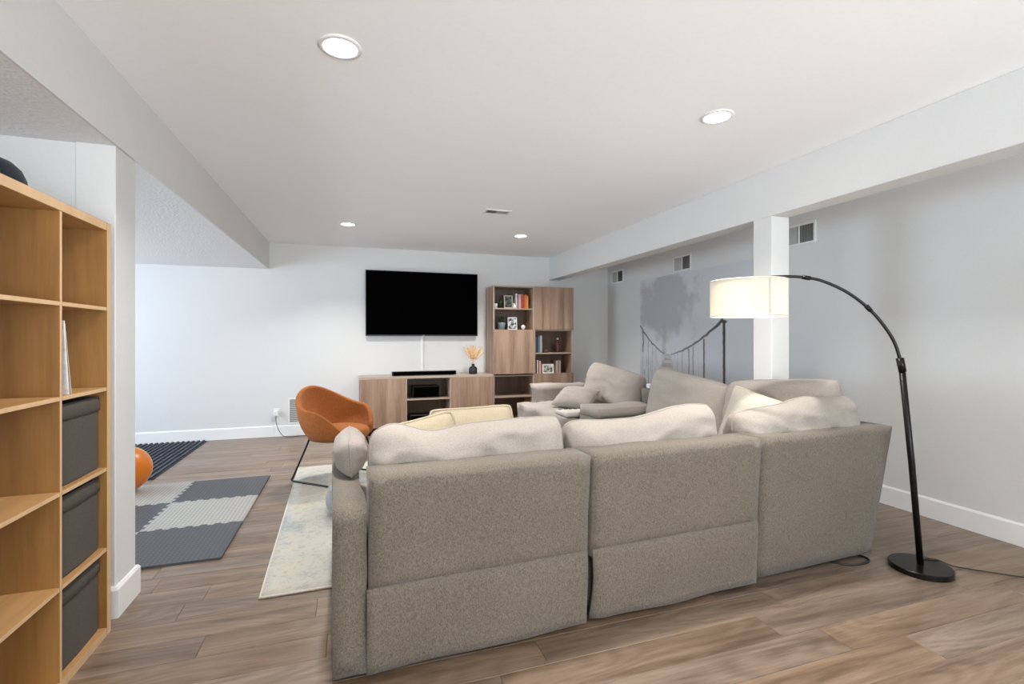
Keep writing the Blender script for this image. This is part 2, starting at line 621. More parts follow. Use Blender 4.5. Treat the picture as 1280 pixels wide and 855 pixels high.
def wall_with_holes(name, axis, pos, thick, a0, a1, z0, z1, holes, mat='wall'):
    """wall slab in the plane axis=pos .. pos+thick, spanning a0..a1, with rectangular holes (u0,u1,v0,v1)"""
    us = sorted({a0, a1, *[h[0] for h in holes], *[h[1] for h in holes]})
    zs = sorted({z0, z1, *[h[2] for h in holes], *[h[3] for h in holes]})
    bm = bmesh.new()
    for i in range(len(us) - 1):
        for j in range(len(zs) - 1):
            cu, cz = (us[i] + us[i + 1]) / 2, (zs[j] + zs[j + 1]) / 2
            if any(h[0] < cu < h[1] and h[2] < cz < h[3] for h in holes):
                continue
            if axis == 'X':
                bm_box(bm, (pos, us[i], zs[j]), (pos + thick, us[i + 1], zs[j + 1]))
            else:
                bm_box(bm, (us[i], pos, zs[j]), (us[i + 1], pos + thick, zs[j + 1]))
    return link_mesh(name, bm, mat)


wf = box('wall_far', (XL - 0.1, YF, -0.1), (XR + 0.1, YF + 0.1, ZC + 0.1), 'wall', bevel=0)
struct(wf, 'white far wall that carries the television', 'wall')
wr = box('wall_right', (XR, YB, -0.1), (XR + 0.1, YF, ZC + 0.1), 'wall', bevel=0)
struct(wr, 'white side wall with the bridge mural and high vents', 'wall')
wl = wall_with_holes('wall_left', 'X', XL - 0.1, 0.1, YB, YF, -0.1, ZC + 0.1,
                     [(3.6, 5.9, 0.6, 2.05), (-0.2, 2.0, 0.6, 2.05)])
struct(wl, 'white outer wall of the play area with two windows', 'wall')
wb = wall_with_holes('wall_back', 'Y', YB - 0.1, 0.1, XL - 0.1, XR + 0.1, -0.1, ZC + 0.1, [(-0.6, 3.0, 0.25, 2.25)])  # window opening added to go with the ceiling fill
struct(wb, 'white back wall with an added wide window', 'wall')
wp = box('wall_divider', (XL, 2.675, -0.008), (-1.182, 2.83, ZB), 'wall', bevel=0)
struct(wp, 'white dividing wall behind the oak cube shelf', 'wall')

ce = box('ceiling', (XBL, YB, ZC), (XR, YF, ZC + 0.1), 'ceiling', bevel=0)
struct(ce, 'smooth white ceiling with recessed lights', 'ceiling')
cl = box('ceiling_low', (XL, YB, ZB), (XBL, YF, ZC + 0.1), 'popcorn', bevel=0.004)
struct(cl, 'lower white ceiling and its drop edge over the play area', 'ceiling')
# the drop face is plain painted
bm = bmesh.new()
bm_box(bm, (-0.006, -(YF - YB) / 2, 0.0), (0.006, (YF - YB) / 2, ZC - ZB), 0)
o = link_mesh('trim_1', bm, 'wall', None, loc=(XBL + 0.002, (YF + YB) / 2, ZB - 0.001))
struct(o, 'white painted face of the ceiling drop above the column', 'trim')
rb = box('ceiling_beam', (XBR, YB, ZB), (XBR + 0.168, YF, ZC), 'wall', bevel=0.004)
struct(rb, 'long white ceiling beam running to the far wall', 'beam')

pl = box('pillar', (XBR + 0.001, 2.70, -0.008), (XBR + 0.167, 2.868, ZB), 'wall', bevel=0.004)
struct(pl, 'white square pillar under the ceiling beam beside the sofa', 'pillar')
cj = box('column', (-1.18, 2.655, -0.008), (XBL, 2.868, ZB), 'wall', bevel=0.004)
struct(cj, 'white column at the end of the oak cube shelf', 'column')


def baseboard(name, a, b, side, label, h=0.14, t=0.016):
    """profile swept from a to b; side = direction of the room"""
    A, B, S = Vector(a), Vector(b), Vector(side)
    prof = [(0, 0), (t, 0), (t, h - 0.012), (t * 0.55, h), (0, h)]
    bm = bmesh.new()
    mid = (A + B) / 2
    bm_loft(bm, [[P - mid + S * p + Vector((0, 0, q)) for p, q in prof] for P in (A, B)])
    o = link_mesh(name, bm, 'trim', loc=mid)
    struct(o, label, 'baseboard')
    return o


baseboard('baseboard_far', (XL, YF, 0), (XR, YF, 0), (0, -1, 0), 'white baseboard along the far wall')
baseboard('baseboard_right', (XR, YB, 0), (XR, YF - 0.02, 0), (-1, 0, 0), 'white baseboard along the side wall behind the arc lamp')
# column baseboard wraps three sides
bm = bmesh.new()
cx0, cx1, cy0, cy1 = -1.18, XBL, 2.655, 2.868
t, h = 0.016, 0.14
ring = lambda d, z: [(cx0 - d, cy0 - d, z), (cx1 + d, cy0 - d, z), (cx1 + d, cy1 + d, z), (cx0 - d, cy1 + d, z)]
bm_loft(bm, [ring(t, 0), ring(t, h - 0.012), ring(t * 0.55, h)])
o = link_mesh('baseboard_column', bm, 'trim')
struct(o, 'white baseboard wrapped round the foot of the column', 'baseboard')
bm = bmesh.new()
px0, px1, py0, py1 = XBR + 0.001, XBR + 0.167, 2.70, 2.868
ring = lambda d, z: [(px0 - d, py0 - d, z), (px1 + d, py0 - d, z), (px1 + d, py1 + d, z), (px0 - d, py1 + d, z)]
bm_loft(bm, [ring(t, 0), ring(t, h - 0.012), ring(t * 0.55, h)])
o = link_mesh('baseboard_pillar', bm, 'trim')
struct(o, 'white baseboard wrapped round the foot of the pillar', 'baseboard')


def window(name, axis, pos, u0, u1, z0, z1, label):
    e = empty(name, (pos, (u0 + u1) / 2, z0) if axis == 'X' else ((u0 + u1) / 2, pos, z0))
    struct(e, label, 'window')
    W, H = u1 - u0, z1 - z0

    def P(u, v, d):
        return Vector((d, u, v)) if axis == 'X' else Vector((u, d, v))

    def bar(nm, ua, ub, va, vb, d0, d1, mat):
        bm = bmesh.new()
        A, B = P(ua, va, d0), P(ub, vb, d1)
        bm_box(bm, [min(A[i], B[i]) for i in range(3)], [max(A[i], B[i]) for i in range(3)], 0.003 if mat == 'trim' else 0)
        link_mesh(nm, bm, mat, e)
    f = 0.05
    bar('window_frame', -W / 2, -W / 2 + f, 0, H, -0.04, 0.04, 'trim')
    bar('window_frame', W / 2 - f, W / 2, 0, H, -0.04, 0.04, 'trim')
    bar('window_frame', -W / 2 + f, W / 2 - f, 0, f, -0.04, 0.04, 'trim')
    bar('window_frame', -W / 2 + f, W / 2 - f, H - f, H, -0.04, 0.04, 'trim')
    bar('mullion', -f / 2, f / 2, f, H - f, -0.03, 0.03, 'trim')
    bar('pane', -W / 2 + f, -f / 2, f, H - f, -0.003, 0.003, 'glass')
    bar('pane', f / 2, W / 2 - f, f, H - f, -0.003, 0.003, 'glass')


window('window_1', 'X', XL - 0.05, 3.6, 5.9, 0.6, 2.05, 'white two-pane window of the play area')
window('window_2', 'X', XL - 0.05, -0.2, 2.0, 0.6, 2.05, 'white two-pane window beside the cube shelf')
window('added_window_3', 'Y', YB - 0.05, -0.6, 3.0, 0.25, 2.25, 'wide white window added in the back wall for the ceiling fill')  # unseen window, put in to carry the ceiling fill


# ---- recessed lights
def downlight(x, y, label, power=33, zc=ZC):
    e = empty('recessed_light', (x, y, zc))
    tag(e, label, 'light', 'recessed ceiling downlights')
    bm = bmesh.new()
    bm_lathe(bm, [(0.072, 0.0), (0.088, -0.001), (0.088, -0.005), (0.070, -0.009), (0.068, -0.002)], 32)
    link_mesh('trim_ring', bm, 'white', e, True)
    bm = bmesh.new()
    bm_lathe(bm, [(0.002, -0.0035), (0.069, -0.0035), (0.069, -0.006), (0.002, -0.0075)], 32)
    link_mesh('lens', bm, 'downlight', e, True)
    l = bpy.data.lights.new('downlight_lamp', 'AREA')
    l.shape = 'DISK'
    l.size = 0.13
    l.spread = R(125)
    l.energy = power
    l.color = (1.0, 0.975, 0.94)
    lo = bpy.data.objects.new('downlight_lamp', l)
    COL.objects.link(lo)
    lo.parent = e
    lo.location = (0, 0, -0.012)
    return e


for x, y, pw_, lab in [
        (-0.05, 2.14, 17, 'round recessed ceiling downlight above the low arm of the sofa'),
        (1.91, 2.16, 17, 'round recessed ceiling downlight above the sofa back beside the arc lamp'),
        (-0.05, 5.46, 24, 'round recessed ceiling downlight above the floor between orange chair and console'),
        (1.915, 5.44, 24, 'round recessed ceiling downlight in front of the tall cabinet'),
        (-0.05, -1.18, 42, 'added unseen recessed ceiling downlight above the open floor by the cube shelf'),  # this and the next are unseen, added to light the near floor
        (1.91, -1.16, 42, 'added unseen recessed ceiling downlight above the open floor behind the sofa')]:
    downlight(x, y, lab, pw_)


# ---- vents
def vent(name, loc, rot, W, H, label, halves=True, louv='Z', dark=True):
    """grille built in the local XZ plane, front to local -Y"""
    e = empty(name, loc)
    e.rotation_euler = rot
    tag(e, label, 'vent')
    f = 0.022
    bm = bmesh.new()
    bm_box(bm, (-W / 2, -0.010, 0), (-W / 2 + f, 0, H), 0.002)
    bm_box(bm, (W / 2 - f, -0.010, 0), (W / 2, 0, H), 0.002)
    bm_box(bm, (-W / 2 + f, -0.010, 0), (W / 2 - f, 0, f), 0.002)
    bm_box(bm, (-W / 2 + f, -0.010, H - f), (W / 2 - f, 0, H), 0.002)
    link_mesh('frame', bm, 'white', e)
    bm = bmesh.new()
    bm_box(bm, (-W / 2 + f, -0.0025, f), (W / 2 - f, -0.0005, H - f))
    link_mesh('backing', bm, 'dark_slot', e)
    if halves:
        bm = bmesh.new()
        bm_box(bm, (-0.008, -0.009, f), (0.008, -0.002, H - f), 0.001)
        link_mesh('divider', bm, 'white', e)
    bm = bmesh.new()
    n = int((W - 2 * f) / 0.016) if louv == 'Z' else int((H - 2 * f) / 0.016)
    for i in range(n):
        if louv == 'Z':
            x = -W / 2 + f + (i + 0.5) * (W - 2 * f) / n
            if halves and abs(x) < 0.009:
                continue
            tilt = 0.0045 * (1 if x < 0 else -1)
            bm_loft(bm, [[(x - tilt - 0.0012, -0.008, z), (x - tilt + 0.0012, -0.008, z), (x + tilt + 0.0012, -0.003, z), (x + tilt - 0.0012, -0.003, z)] for z in (f, H - f)])
        else:
            z = f + (i + 0.5) * (H - 2 * f) / n
            bm_loft(bm, [[(x, -0.008, z - 0.005), (x, -0.008, z - 0.0025), (x, -0.003, z + 0.005), (x, -0.003, z + 0.0025)] for x in (-W / 2 + f, W / 2 - f)])
    o = link_mesh('louvers', bm, 'louver', e)
    o['kind'] = 'stuff'
    return e


WX = XR - 0.0005
vent('wall_vent', (WX, 5.0, 2.10), (0, 0, R(-90)), 0.34, 0.20, 'white wall vent above the bridge mural')
vent('wall_vent', (WX, 3.35, 2.12), (0, 0, R(-90)), 0.34, 0.20, 'white wall vent next to the white pillar under the beam')
vent('wall_vent', (WX, 6.53, 2.115), (0, 0, R(-90)), 0.34, 0.20, 'white wall vent high by the far corner')
vent('floor_register', (-0.69, YF - 0.0005, 0.15), (0, 0, 0), 0.22, 0.34, 'white low wall register behind the orange chair', halves=False, louv='X')
v = vent('ceiling_vent', (1.33, 4.55, ZC - 0.0005), (R(90), 0, 0), 0.26, 0.16, 'small white ceiling vent between the downlights', halves=False)


# ---- mural: a flat print on the side wall
def mural():
    y0, y1, z0, z1 = 3.70, 5.92, 0.35, 2.085      # near edge is hidden by the pillar
    nu, nv = 300, 230
    bm = bmesh.new()
    lay = bm.loops.layers.float_color.new('print')
    # the photo's own frame: u = distance along the wall from the far edge, v = height
    W, H = y1 - y0, z1 - z0

    def ropey(u):
        # height of hand rope above floor (left rope / right rope)
        l = 1.20 - 1.05 * (u / 0.46) * 0.5 + 0.12 * (u / 0.46) ** 2 - 0.10
        return l

    def colour(u, z):
        # fog
        t = (z - z0) / H
        a = Vector((0.62, 0.635, 0.68)).lerp(Vector((0.64, 0.665, 0.69)), min(1, max(0, t * 1.3)))
        if z < 1.05:
            a = a.lerp(Vector((0.42, 0.42, 0.415)), min(1, (1.05 - z) / 0.5))
        # big pale tree
        n = noise.fractal(Vector((u * 4.2, z * 4.2, 3.3)), 1.0, 2.0, 5)
        n2 = noise.fractal(Vector((u * 9.0, z * 9.0, 8.1)), 1.0, 2.0, 4)
        cx, cz = 0.55, 1.70
        d = math.hypot((u - cx) / 0.66, (z - cz) / 0.50)
        f = max(0.0, min(1.0, (1.05 - d + 0.42 * n + 0.20 * n2) * 2.2))
        a = a.lerp(Vector((0.45, 0.455, 0.475)), 0.80 * f)
        # trunk
        if z < 1.5:
            tr = max(0, 1 - abs(u - 0.56 - 0.03 * noise.noise(Vector((z * 4, 0, 0)))) / 0.055) * min(1, (1.5 - z) / 0.2)
            a = a.lerp(Vector((0.36, 0.36, 0.365)), 0.5 * min(1, tr * 1.6) * max(0.35, min(1, (z - 0.8) / 0.3)))
        brown = Vector((0.075, 0.055, 0.048))

        def ink(dist, w, k=0.95):
            nonlocal a
            if dist < w:
                a = a.lerp(brown, k * min(1.0, (w - dist) / (w * 0.45)))
        wob = 0.010 * noise.noise(Vector((u * 16, z * 16, 1.0)))
        # left hand rope, falling from the far edge to the vanishing point of the bridge
        if u < 0.56:
            q = u / 0.56
            zr = 1.445 - 0.58 * q + 0.20 * q * q
            ink(abs(z - zr + wob), 0.021 - 0.008 * q, 0.9 - 0.3 * q)
        # right hand rope, rising from the bridge to the post
        if 0.70 < u < 1.62:
            q = (u - 0.70) / 0.92
            zr = 1.055 + 0.19 * q + 0.235 * q ** 2
            ink(abs(z - zr + wob), 0.010 + 0.018 * q, 0.6 + 0.35 * q)
        # net strings hanging from the right rope
        for (us, w, k, ztop) in [(1.63, 0.026, 0.97, 1.47), (1.31, 0.016, 0.9, 1.26), (1.12, 0.009, 0.7, 1.17), (1.045, 0.011, 0.7, 1.14), (0.92, 0.007, 0.5, 1.10), (0.83, 0.006, 0.4, 1.08)]:
            if z < ztop:
                ink(abs(u - us + 0.6 * wob), w, k)
        if abs(u - 1.63) < 0.05:
            ink(abs(z - 1.45) + 0.35 * abs(u - 1.63), 0.03, 0.9)
        # strings of the left rope
        for (us, w, k) in [(0.075, 0.016, 0.85), (0.20, 0.008, 0.55), (0.29, 0.007, 0.45), (0.37, 0.006, 0.35)]:
            q = us / 0.56
            zt = 1.445 - 0.58 * q + 0.20 * q * q
            if z < zt and (us > 0.1 or z > zt - 0.30):
                ink(abs(u - us + wob), w, k)
        # fine netting on the near slopes
        if z < 1.25 and u < 1.15:
            k = min(1.0, (1.25 - z) / 0.4) * 0.45 * min(1, (1.15 - u) / 0.4)
            nn = noise.noise(Vector((u * 42, z * 7, 5.0)))
            if nn > 0.12:
                a = a.lerp(Vector((0.17, 0.16, 0.155)), k * min(1, (nn - 0.12) * 3))
        # plank deck of the bridge with pale kerb ropes, widening towards the viewer
        if z < 1.06:
            q = (1.06 - z) / 0.55
            cxx = 0.64 - 0.10 * q
            hw = 0.035 + 0.30 * q
            if abs(u - cxx) < hw:
                st = math.sin(150 * (1.06 - z) / (1 + 2.0 * q))
                a = a.lerp(Vector((0.25, 0.245, 0.24)) if st > 0 else Vector((0.47, 0.47, 0.465)), 0.55)
            if abs(abs(u - cxx) - hw) < 0.020 + 0.02 * noise.noise(Vector((z * 20, u, 0))):
                a = a.lerp(Vector((0.50, 0.48, 0.45)), 0.7)
        return a

    grid = [[bm.verts.new((0, -(i / nu) * W, z0 + H * j / nv)) for j in range(nv + 1)] for i in range(nu + 1)]
    cols = [[colour(W * i / nu, z0 + H * j / nv) for j in range(nv + 1)] for i in range(nu + 1)]
    for i in range(nu):
        for j in range(nv):
            q = [(i, j), (i + 1, j), (i + 1, j + 1), (i, j + 1)]
            f = bm.faces.new([grid[a][b] for a, b in q])
            for lp, (a, b) in zip(f.loops, q):
                c = cols[a][b]
                lp[lay] = (c[0], c[1], c[2], 1)
    # give the paper a thickness
    ed = [e for e in bm.edges if e.is_boundary]
    r = bmesh.ops.extrude_edge_only(bm, edges=ed)
    nv_ = [g for g in r['geom'] if isinstance(g, bmesh.types.BMVert)]
    for vv in nv_:
        vv.co.x += 0.0015
    me = bpy.data.meshes.new('wall_mural')
    bm.to_mesh(me)
    bm.free()
    me.materials.append(M['mural'])
    o = bpy.data.objects.new('wall_mural', me)
    COL.objects.link(o)
    o.location = (XR - 0.002, y1, 0)
    tag(o, 'grey wall mural of a rope bridge and a tree in fog', 'mural')


mural()


# ================================================================== SOFT THINGS
def bm_cushion(bm, w, h, t, n=(30, 20), ex=(5.0, 5.0), pw=0.5, dent=0.0, top=None, wr=0.0, wscale=(5, 9), seed=0.0, sag=0.0, lean=None):
    """closed pillow in local XZ (x width centred, z from 0), thickness along Y.
    top(s) adds height along the top edge; dent pulls the side lines in; wr = wrinkle depth"""
    nu, nv = n
    us = [-math.cos(PI * i / nu) for i in range(nu + 1)]
    us = [0.55 * u + 0.45 * (2 * i / nu - 1) for i, u in enumerate(us)]
    vs_ = [-math.cos(PI * j / nv) for j in range(nv + 1)]
    vs_ = [0.55 * v + 0.45 * (2 * j / nv - 1) for j, v in enumerate(vs_)]
    F, B = {}, {}
    for i, s in enumerate(us):
        for j, q in enumerate(vs_):
            cr = 1 - 0.055 * abs(s) ** 6 * abs(q) ** 6
            x = w / 2 * s * (1 - dent * (1 - q * q)) * cr
            z = h / 2 * (1 + q * (1 - dent * (1 - s * s)) * cr)
            th = max(0.0, (1 - abs(s) ** ex[0])) ** pw * max(0.0, (1 - abs(q) ** ex[1])) ** pw
            k = (q + 1) / 2
            if top:
                z += top(s) * k * k
            sg = sag * (1 - k) ** 1.5 * t
            nz = noise.fractal(Vector((s * w * wscale[0], q * h * wscale[1], seed)), 1.0, 2.0, 3)
            fold = (1 - abs(noise.noise(Vector((s * w * wscale[0] * 0.7 + q * 1.3, q * h * wscale[1] * 0.8 - s * 0.8, seed + 9))))) ** 5
            d = wr * (nz * 0.6 + fold * 0.9) * min(1, th * 1.2)
            nz2 = noise.fractal(Vector((s * w * wscale[0], q * h * wscale[1], seed + 33)), 1.0, 2.0, 3)
            fold2 = (1 - abs(noise.noise(Vector((s * w * wscale[0] * 0.7 - q, q * h * wscale[1] * 0.8 + s * 0.6, seed + 19))))) ** 5
            d2 = wr * (nz2 * 0.6 + fold2 * 0.9) * min(1, th * 1.2)
            ly = lean(s, k) if lean else 0.0
            F[i, j] = (x, ly - th * (t / 2 + sg) - d, z)
            B[i, j] = (x, ly + th * (t / 2 + sg) + d2, z)
    fv, bv = {}, {}
    for i in range(nu + 1):
        for j in range(nv + 1):
            fv[i, j] = bm.verts.new(F[i, j])
            if i in (0, nu) or j in (0, nv):
                bv[i, j] = fv[i, j]
            else:
                bv[i, j] = bm.verts.new(B[i, j])
    for i in range(nu):
        for j in range(nv):
            bm.faces.new((fv[i, j], fv[i + 1, j], fv[i + 1, j + 1], fv[i, j + 1]))
            bm.faces.new((bv[i, j], bv[i, j + 1], bv[i + 1, j + 1], bv[i + 1, j]))
    per = [F[i, 0] for i in range(nu)] + [F[nu, j] for j in range(nv)] + [F[i, nv] for i in range(nu, 0, -1)] + [F[0, j] for j in range(nv, 0, -1)]
    return per


def cushion(name, parent, mat, w, h, t, loc, rot, piping=0.004, **kw):
    bm = bmesh.new()
    per = bm_cushion(bm, w, h, t, **kw)
    o = link_mesh(name, bm, mat, parent, True, loc=loc, rot=rot)
    if piping:
        bm = bmesh.new()
        bm_tube(bm, per, piping, 6, True)
        link_mesh('piping', bm, mat, o, True)
    return o


def soft_box(bm, a, b, r=0.03, seg=4, wr=0.0, seed=0.0, sub=0.06):
    """upholstered block: rounded box with slight unevenness. corners a,b"""
    A, B = Vector(a), Vector(b)
    n = [max(2, int((B[i] - A[i]) / sub)) for i in range(3)]
    start = len(bm.verts)
    verts = {}
    C, E = (A + B) / 2, (B - A) / 2

    def key(i, j, k):
        if (i, j, k) not in verts:
            p = Vector((A[0] + (B[0] - A[0]) * i / n[0], A[1] + (B[1] - A[1]) * j / n[1], A[2] + (B[2] - A[2]) * k / n[2]))
            verts[i, j, k] = p
        return (i, j, k)
    quads = []
    for ax in range(3):
        o1, o2 = (ax + 1) % 3, (ax + 2) % 3
        for side in (0, n[ax]):
            for i in range(n[o1]):
                for j in range(n[o2]):
                    q = []
                    for di, dj in ((0, 0), (1, 0), (1, 1), (0, 1)):
                        c = [0, 0, 0]
                        c[ax] = side
                        c[o1], c[o2] = i + di, j + dj
                        q.append(key(*c))
                    if side == 0:
                        q.reverse()
                    quads.append(q)
    bmv = {}
    for kk, p in verts.items():
        bmv[kk] = bm.verts.new(p)
    nf = [bm.faces.new([bmv[k] for k in q]) for q in quads]
    es = [e for e in set(e for f in nf for e in f.edges) if len(e.link_faces) == 2 and e.calc_face_angle() > 1.0]
    rr = bmesh.ops.bevel(bm, geom=es, offset=r, segments=seg, affect='EDGES', profile=0.5)
    if wr:
        bm.verts.ensure_lookup_table()
        for v in bm.verts[start:]:
            if v.is_valid:
                nrm = (v.co - C)
                nn = noise.fractal(v.co * 3.5 + Vector((seed, seed * 2, 0)), 1.0, 2.0, 3)
                d = Vector((nrm.x / max(E.x, 1e-3), nrm.y / max(E.y, 1e-3), nrm.z / max(E.z, 1e-3)))
                d = Vector((d.x ** 5, d.y ** 5, d.z ** 5))
                if d.length > 1e-4:
                    v.co += d.normalized() * wr * nn
    return nf


def upholster(name, parent, a, b, mat='sofa', r=0.03, wr=0.0, seed=0.0, deform=None, sub=0.06, seg=4):
    bm = bmesh.new()
    soft_box(bm, a, b, r, seg, wr, seed, sub)
    if deform:
        for v in bm.verts:
            v.co = deform(v.co.copy())
    o = link_mesh(name, bm, mat, parent, True)
    o.modifiers.new('weighted_normals', 'WEIGHTED_NORMAL').weight = 70
    return o


# ---------------------------------------------------------------- sectional sofa
sofa = empty('sectional_sofa', (0.05, 1.83, 0), R(2.3))
tag(sofa, 'large beige fabric sectional sofa with loose back cushions and hanging skirt panels', 'sofa')

# the backs lean towards the outside at the top
lean_back = lambda p: Vector((p.x, p.y + (0.045 if p.y < 0.12 else 0.02) * max(0, (0.765 - p.z)) / 0.765, p.z))


def back_panel(u0, u1, seed):
    upholster('back_panel', sofa, (u0, 0.0, 0.315), (u1, 0.17, 0.765), r=0.018, wr=0.005, seed=seed, deform=lean_back)


def flap(u0, u1, z1, seed, kick=0.0):
    """cloth skirt hanging from under the back panel: thin sheet, wavy at the hem"""
    bm = bmesh.new()
    nu, nz = 30, 10
    th = 0.012
    fr, bk = {}, {}
    for i in range(nu + 1):
        for j in range(nz + 1):
            s, q = i / nu, j / nz                         # q = 0 at top
            z = z1 + 0.012 - (z1 - 0.027 + 0.012) * q
            uu = u0 + (u1 - u0) * s
            wav = 0.006 * noise.noise(Vector((uu * 4.0, z * 5, seed))) + 0.010 * q * noise.noise(Vector((uu * 2.5, seed, 4.0)))
            bulge = 0.012 * math.sin(PI * min(1, q * 1.1)) * (1 - q)
            y = 0.028 - 0.010 * q - bulge + wav + 0.045 * (0.765 - z) / 0.765 - 0.035
            edge = kick * q * max(0, 1 - s / 0.06)
            z += 0.006 * noise.noise(Vector((uu * 3.0, 7.7, seed))) * q
            x = uu + (0.012 * math.sin(q * 3.0) * max(0, 1 - s / 0.05) * (1 if kick else 0))
            fr[i, j] = bm.verts.new((x, y + edge, z))
            bk[i, j] = bm.verts.new((x, y + th + edge, z))
    for i in range(nu):
        for j in range(nz):
            bm.faces.new((fr[i, j], fr[i, j + 1], fr[i + 1, j + 1], fr[i + 1, j]))
            bm.faces.new((bk[i, j], bk[i + 1, j], bk[i + 1, j + 1], bk[i, j + 1]))
    for i in range(nu):
        for j in (0, nz):
            bm.faces.new((fr[i, j], fr[i + 1, j], bk[i + 1, j], bk[i, j]))
    for j in range(nz):
        for i in (0, nu):
            bm.faces.new((fr[i, j], bk[i, j], bk[i, j + 1], fr[i, j + 1]))
    link_mesh('skirt_flap', bm, 'sofa', sofa, True)


# front row seen from behind
upholster('arm', sofa, (-0.118, 0.03, 0.035), (0.0, 1.02, 0.645), r=0.028, wr=0.008, seed=1)
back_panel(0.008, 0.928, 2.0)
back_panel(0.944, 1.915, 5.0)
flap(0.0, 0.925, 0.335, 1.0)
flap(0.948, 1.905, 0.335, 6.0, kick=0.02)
# inner frame behind the skirts
upholster('base_frame', sofa, (0.005, 0.095, 0.06), (0.92, 0.95, 0.30), r=0.015)
upholster('base_frame', sofa, (0.95, 0.095, 0.06), (1.90, 0.95, 0.30), r=0.015)
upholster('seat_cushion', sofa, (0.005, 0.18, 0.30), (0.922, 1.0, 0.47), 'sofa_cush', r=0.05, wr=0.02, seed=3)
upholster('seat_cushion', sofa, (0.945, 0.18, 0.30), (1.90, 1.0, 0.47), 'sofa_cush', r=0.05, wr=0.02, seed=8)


# corner unit: back and side both flare outwards towards the top
def corner_def(p):
    k = max(0.0, min(1.0, p.z / 0.765))
    fx = (p.x - 1.93) / (2.82 - 1.93)
    return Vector((p.x + 0.10 * k * max(0, fx), p.y + 0.055 * (1 - k) * max(0, 1 - p.y / 0.5), p.z))


bm = bmesh.new()
soft_box(bm, (1.93, 0.0, 0.03), (2.82, 0.17, 0.765), 0.022, 4, 0.004, 11)
for v in bm.verts:
    v.co = corner_def(v.co.copy())
link_mesh('corner_back', bm, 'sofa', sofa, True).modifiers.new('weighted_normals', 'WEIGHTED_NORMAL')
upholster('corner_side', sofa, (2.66, 0.172, 0.03), (2.82, 0.97, 0.755), r=0.022, wr=0.004, seed=13, deform=corner_def)
upholster('base_frame', sofa, (1.93, 0.175, 0.06), (2.655, 0.97, 0.30), r=0.015)
upholster('seat_cushion', sofa, (1.93, 0.18, 0.30), (2.655, 0.98, 0.47), 'sofa_cush', r=0.05, wr=0.02, seed=15)

# right wing going towards the far wall
upholster('base_frame', sofa, (2.0, 0.99, 0.05), (2.78, 1.88, 0.30), r=0.015)
upholster('seat_cushion', sofa, (1.93, 0.99, 0.30), (2.655, 1.88, 0.47), 'sofa_cush', r=0.05, wr=0.02, seed=21)
upholster('back_panel', sofa, (2.74, 0.99, 0.05), (2.91, 1.88, 0.765), r=0.025, wr=0.005, seed=22)
# console between the two seats, with a padded lid
upholster('console_box', sofa, (2.10, 1.90, 0.05), (2.78, 2.24, 0.545), r=0.015)
upholster('console_lid', sofa, (2.11, 1.905, 0.548), (2.76, 2.235, 0.635), 'sofa_cush', r=0.04, wr=0.012, seed=26)
upholster('back_panel', sofa, (2.80, 1.90, 0.05), (2.97, 2.24, 0.765), r=0.025, wr=0.005, seed=27)
# far recliner seat with its foot part raised
upholster('base_frame', sofa, (2.10, 2.26, 0.05), (2.86, 3.50, 0.29), r=0.015)
upholster('footrest', sofa, (1.94, 2.40, 0.14), (2.08, 3.42, 0.36), 'sofa_cush', r=0.06, wr=0.02, seed=29)
upholster('seat_cushion', sofa, (1.94, 2.27, 0.30), (2.80, 3.48, 0.50), 'sofa_cush', r=0.085, wr=0.04, seed=31)
upholster('back_panel', sofa, (2.86, 2.26, 0.05), (3.02, 3.50, 0.765), r=0.025, wr=0.005, seed=32)
# far arm with a rolled front
def roll_arm(p):
    fx = max(0, 1 - (p.x - 2.22) / 0.16)
    return Vector((p.x - 0.05 * fx * max(0, (p.z - 0.5) / 0.18), p.y, p.z - 0.03 * max(0, (p.x - 2.5)) ))
upholster('arm', sofa, (2.26, 3.50, 0.05), (2.98, 3.78, 0.70), 'sofa_cush', r=0.075, wr=0.02, seed=35, deform=roll_arm)

# loose back cushions of the front row (seen from behind)
def top1(s):
    # high shoulder at the arm end, shallow dip, then slowly rising
    return 0.030 * math.exp(-((s + 0.80) / 0.22) ** 2) - 0.020 * math.exp(-((s + 0.38) / 0.22) ** 2) + 0.012 * s
def top2(s):
    k = max(0.0, min(1.0, (s + 0.15) / 0.85))
    return 0.055 * k * k * (3 - 2 * k) + 0.012 * math.exp(-((s + 0.85) / 0.2) ** 2)
def top3(s):
    return 0.07 * (s + 1) / 2 - 0.02 + 0.02 * math.exp(-((s - 0.2) / 0.25) ** 2)

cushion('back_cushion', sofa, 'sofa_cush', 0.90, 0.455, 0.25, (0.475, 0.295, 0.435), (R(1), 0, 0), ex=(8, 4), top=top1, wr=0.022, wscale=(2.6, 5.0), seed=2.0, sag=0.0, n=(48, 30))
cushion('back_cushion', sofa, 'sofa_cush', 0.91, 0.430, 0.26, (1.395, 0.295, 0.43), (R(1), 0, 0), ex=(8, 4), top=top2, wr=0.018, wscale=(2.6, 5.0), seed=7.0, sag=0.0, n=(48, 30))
cushion('back_cushion', sofa, 'sofa_cush', 0.93, 0.455, 0.25, (2.41, 0.195, 0.43), (R(-5), 0, 0), ex=(8, 4), top=top3, wr=0.026, wscale=(2.6, 5.0), seed=12.0, sag=0.1, n=(48, 30))
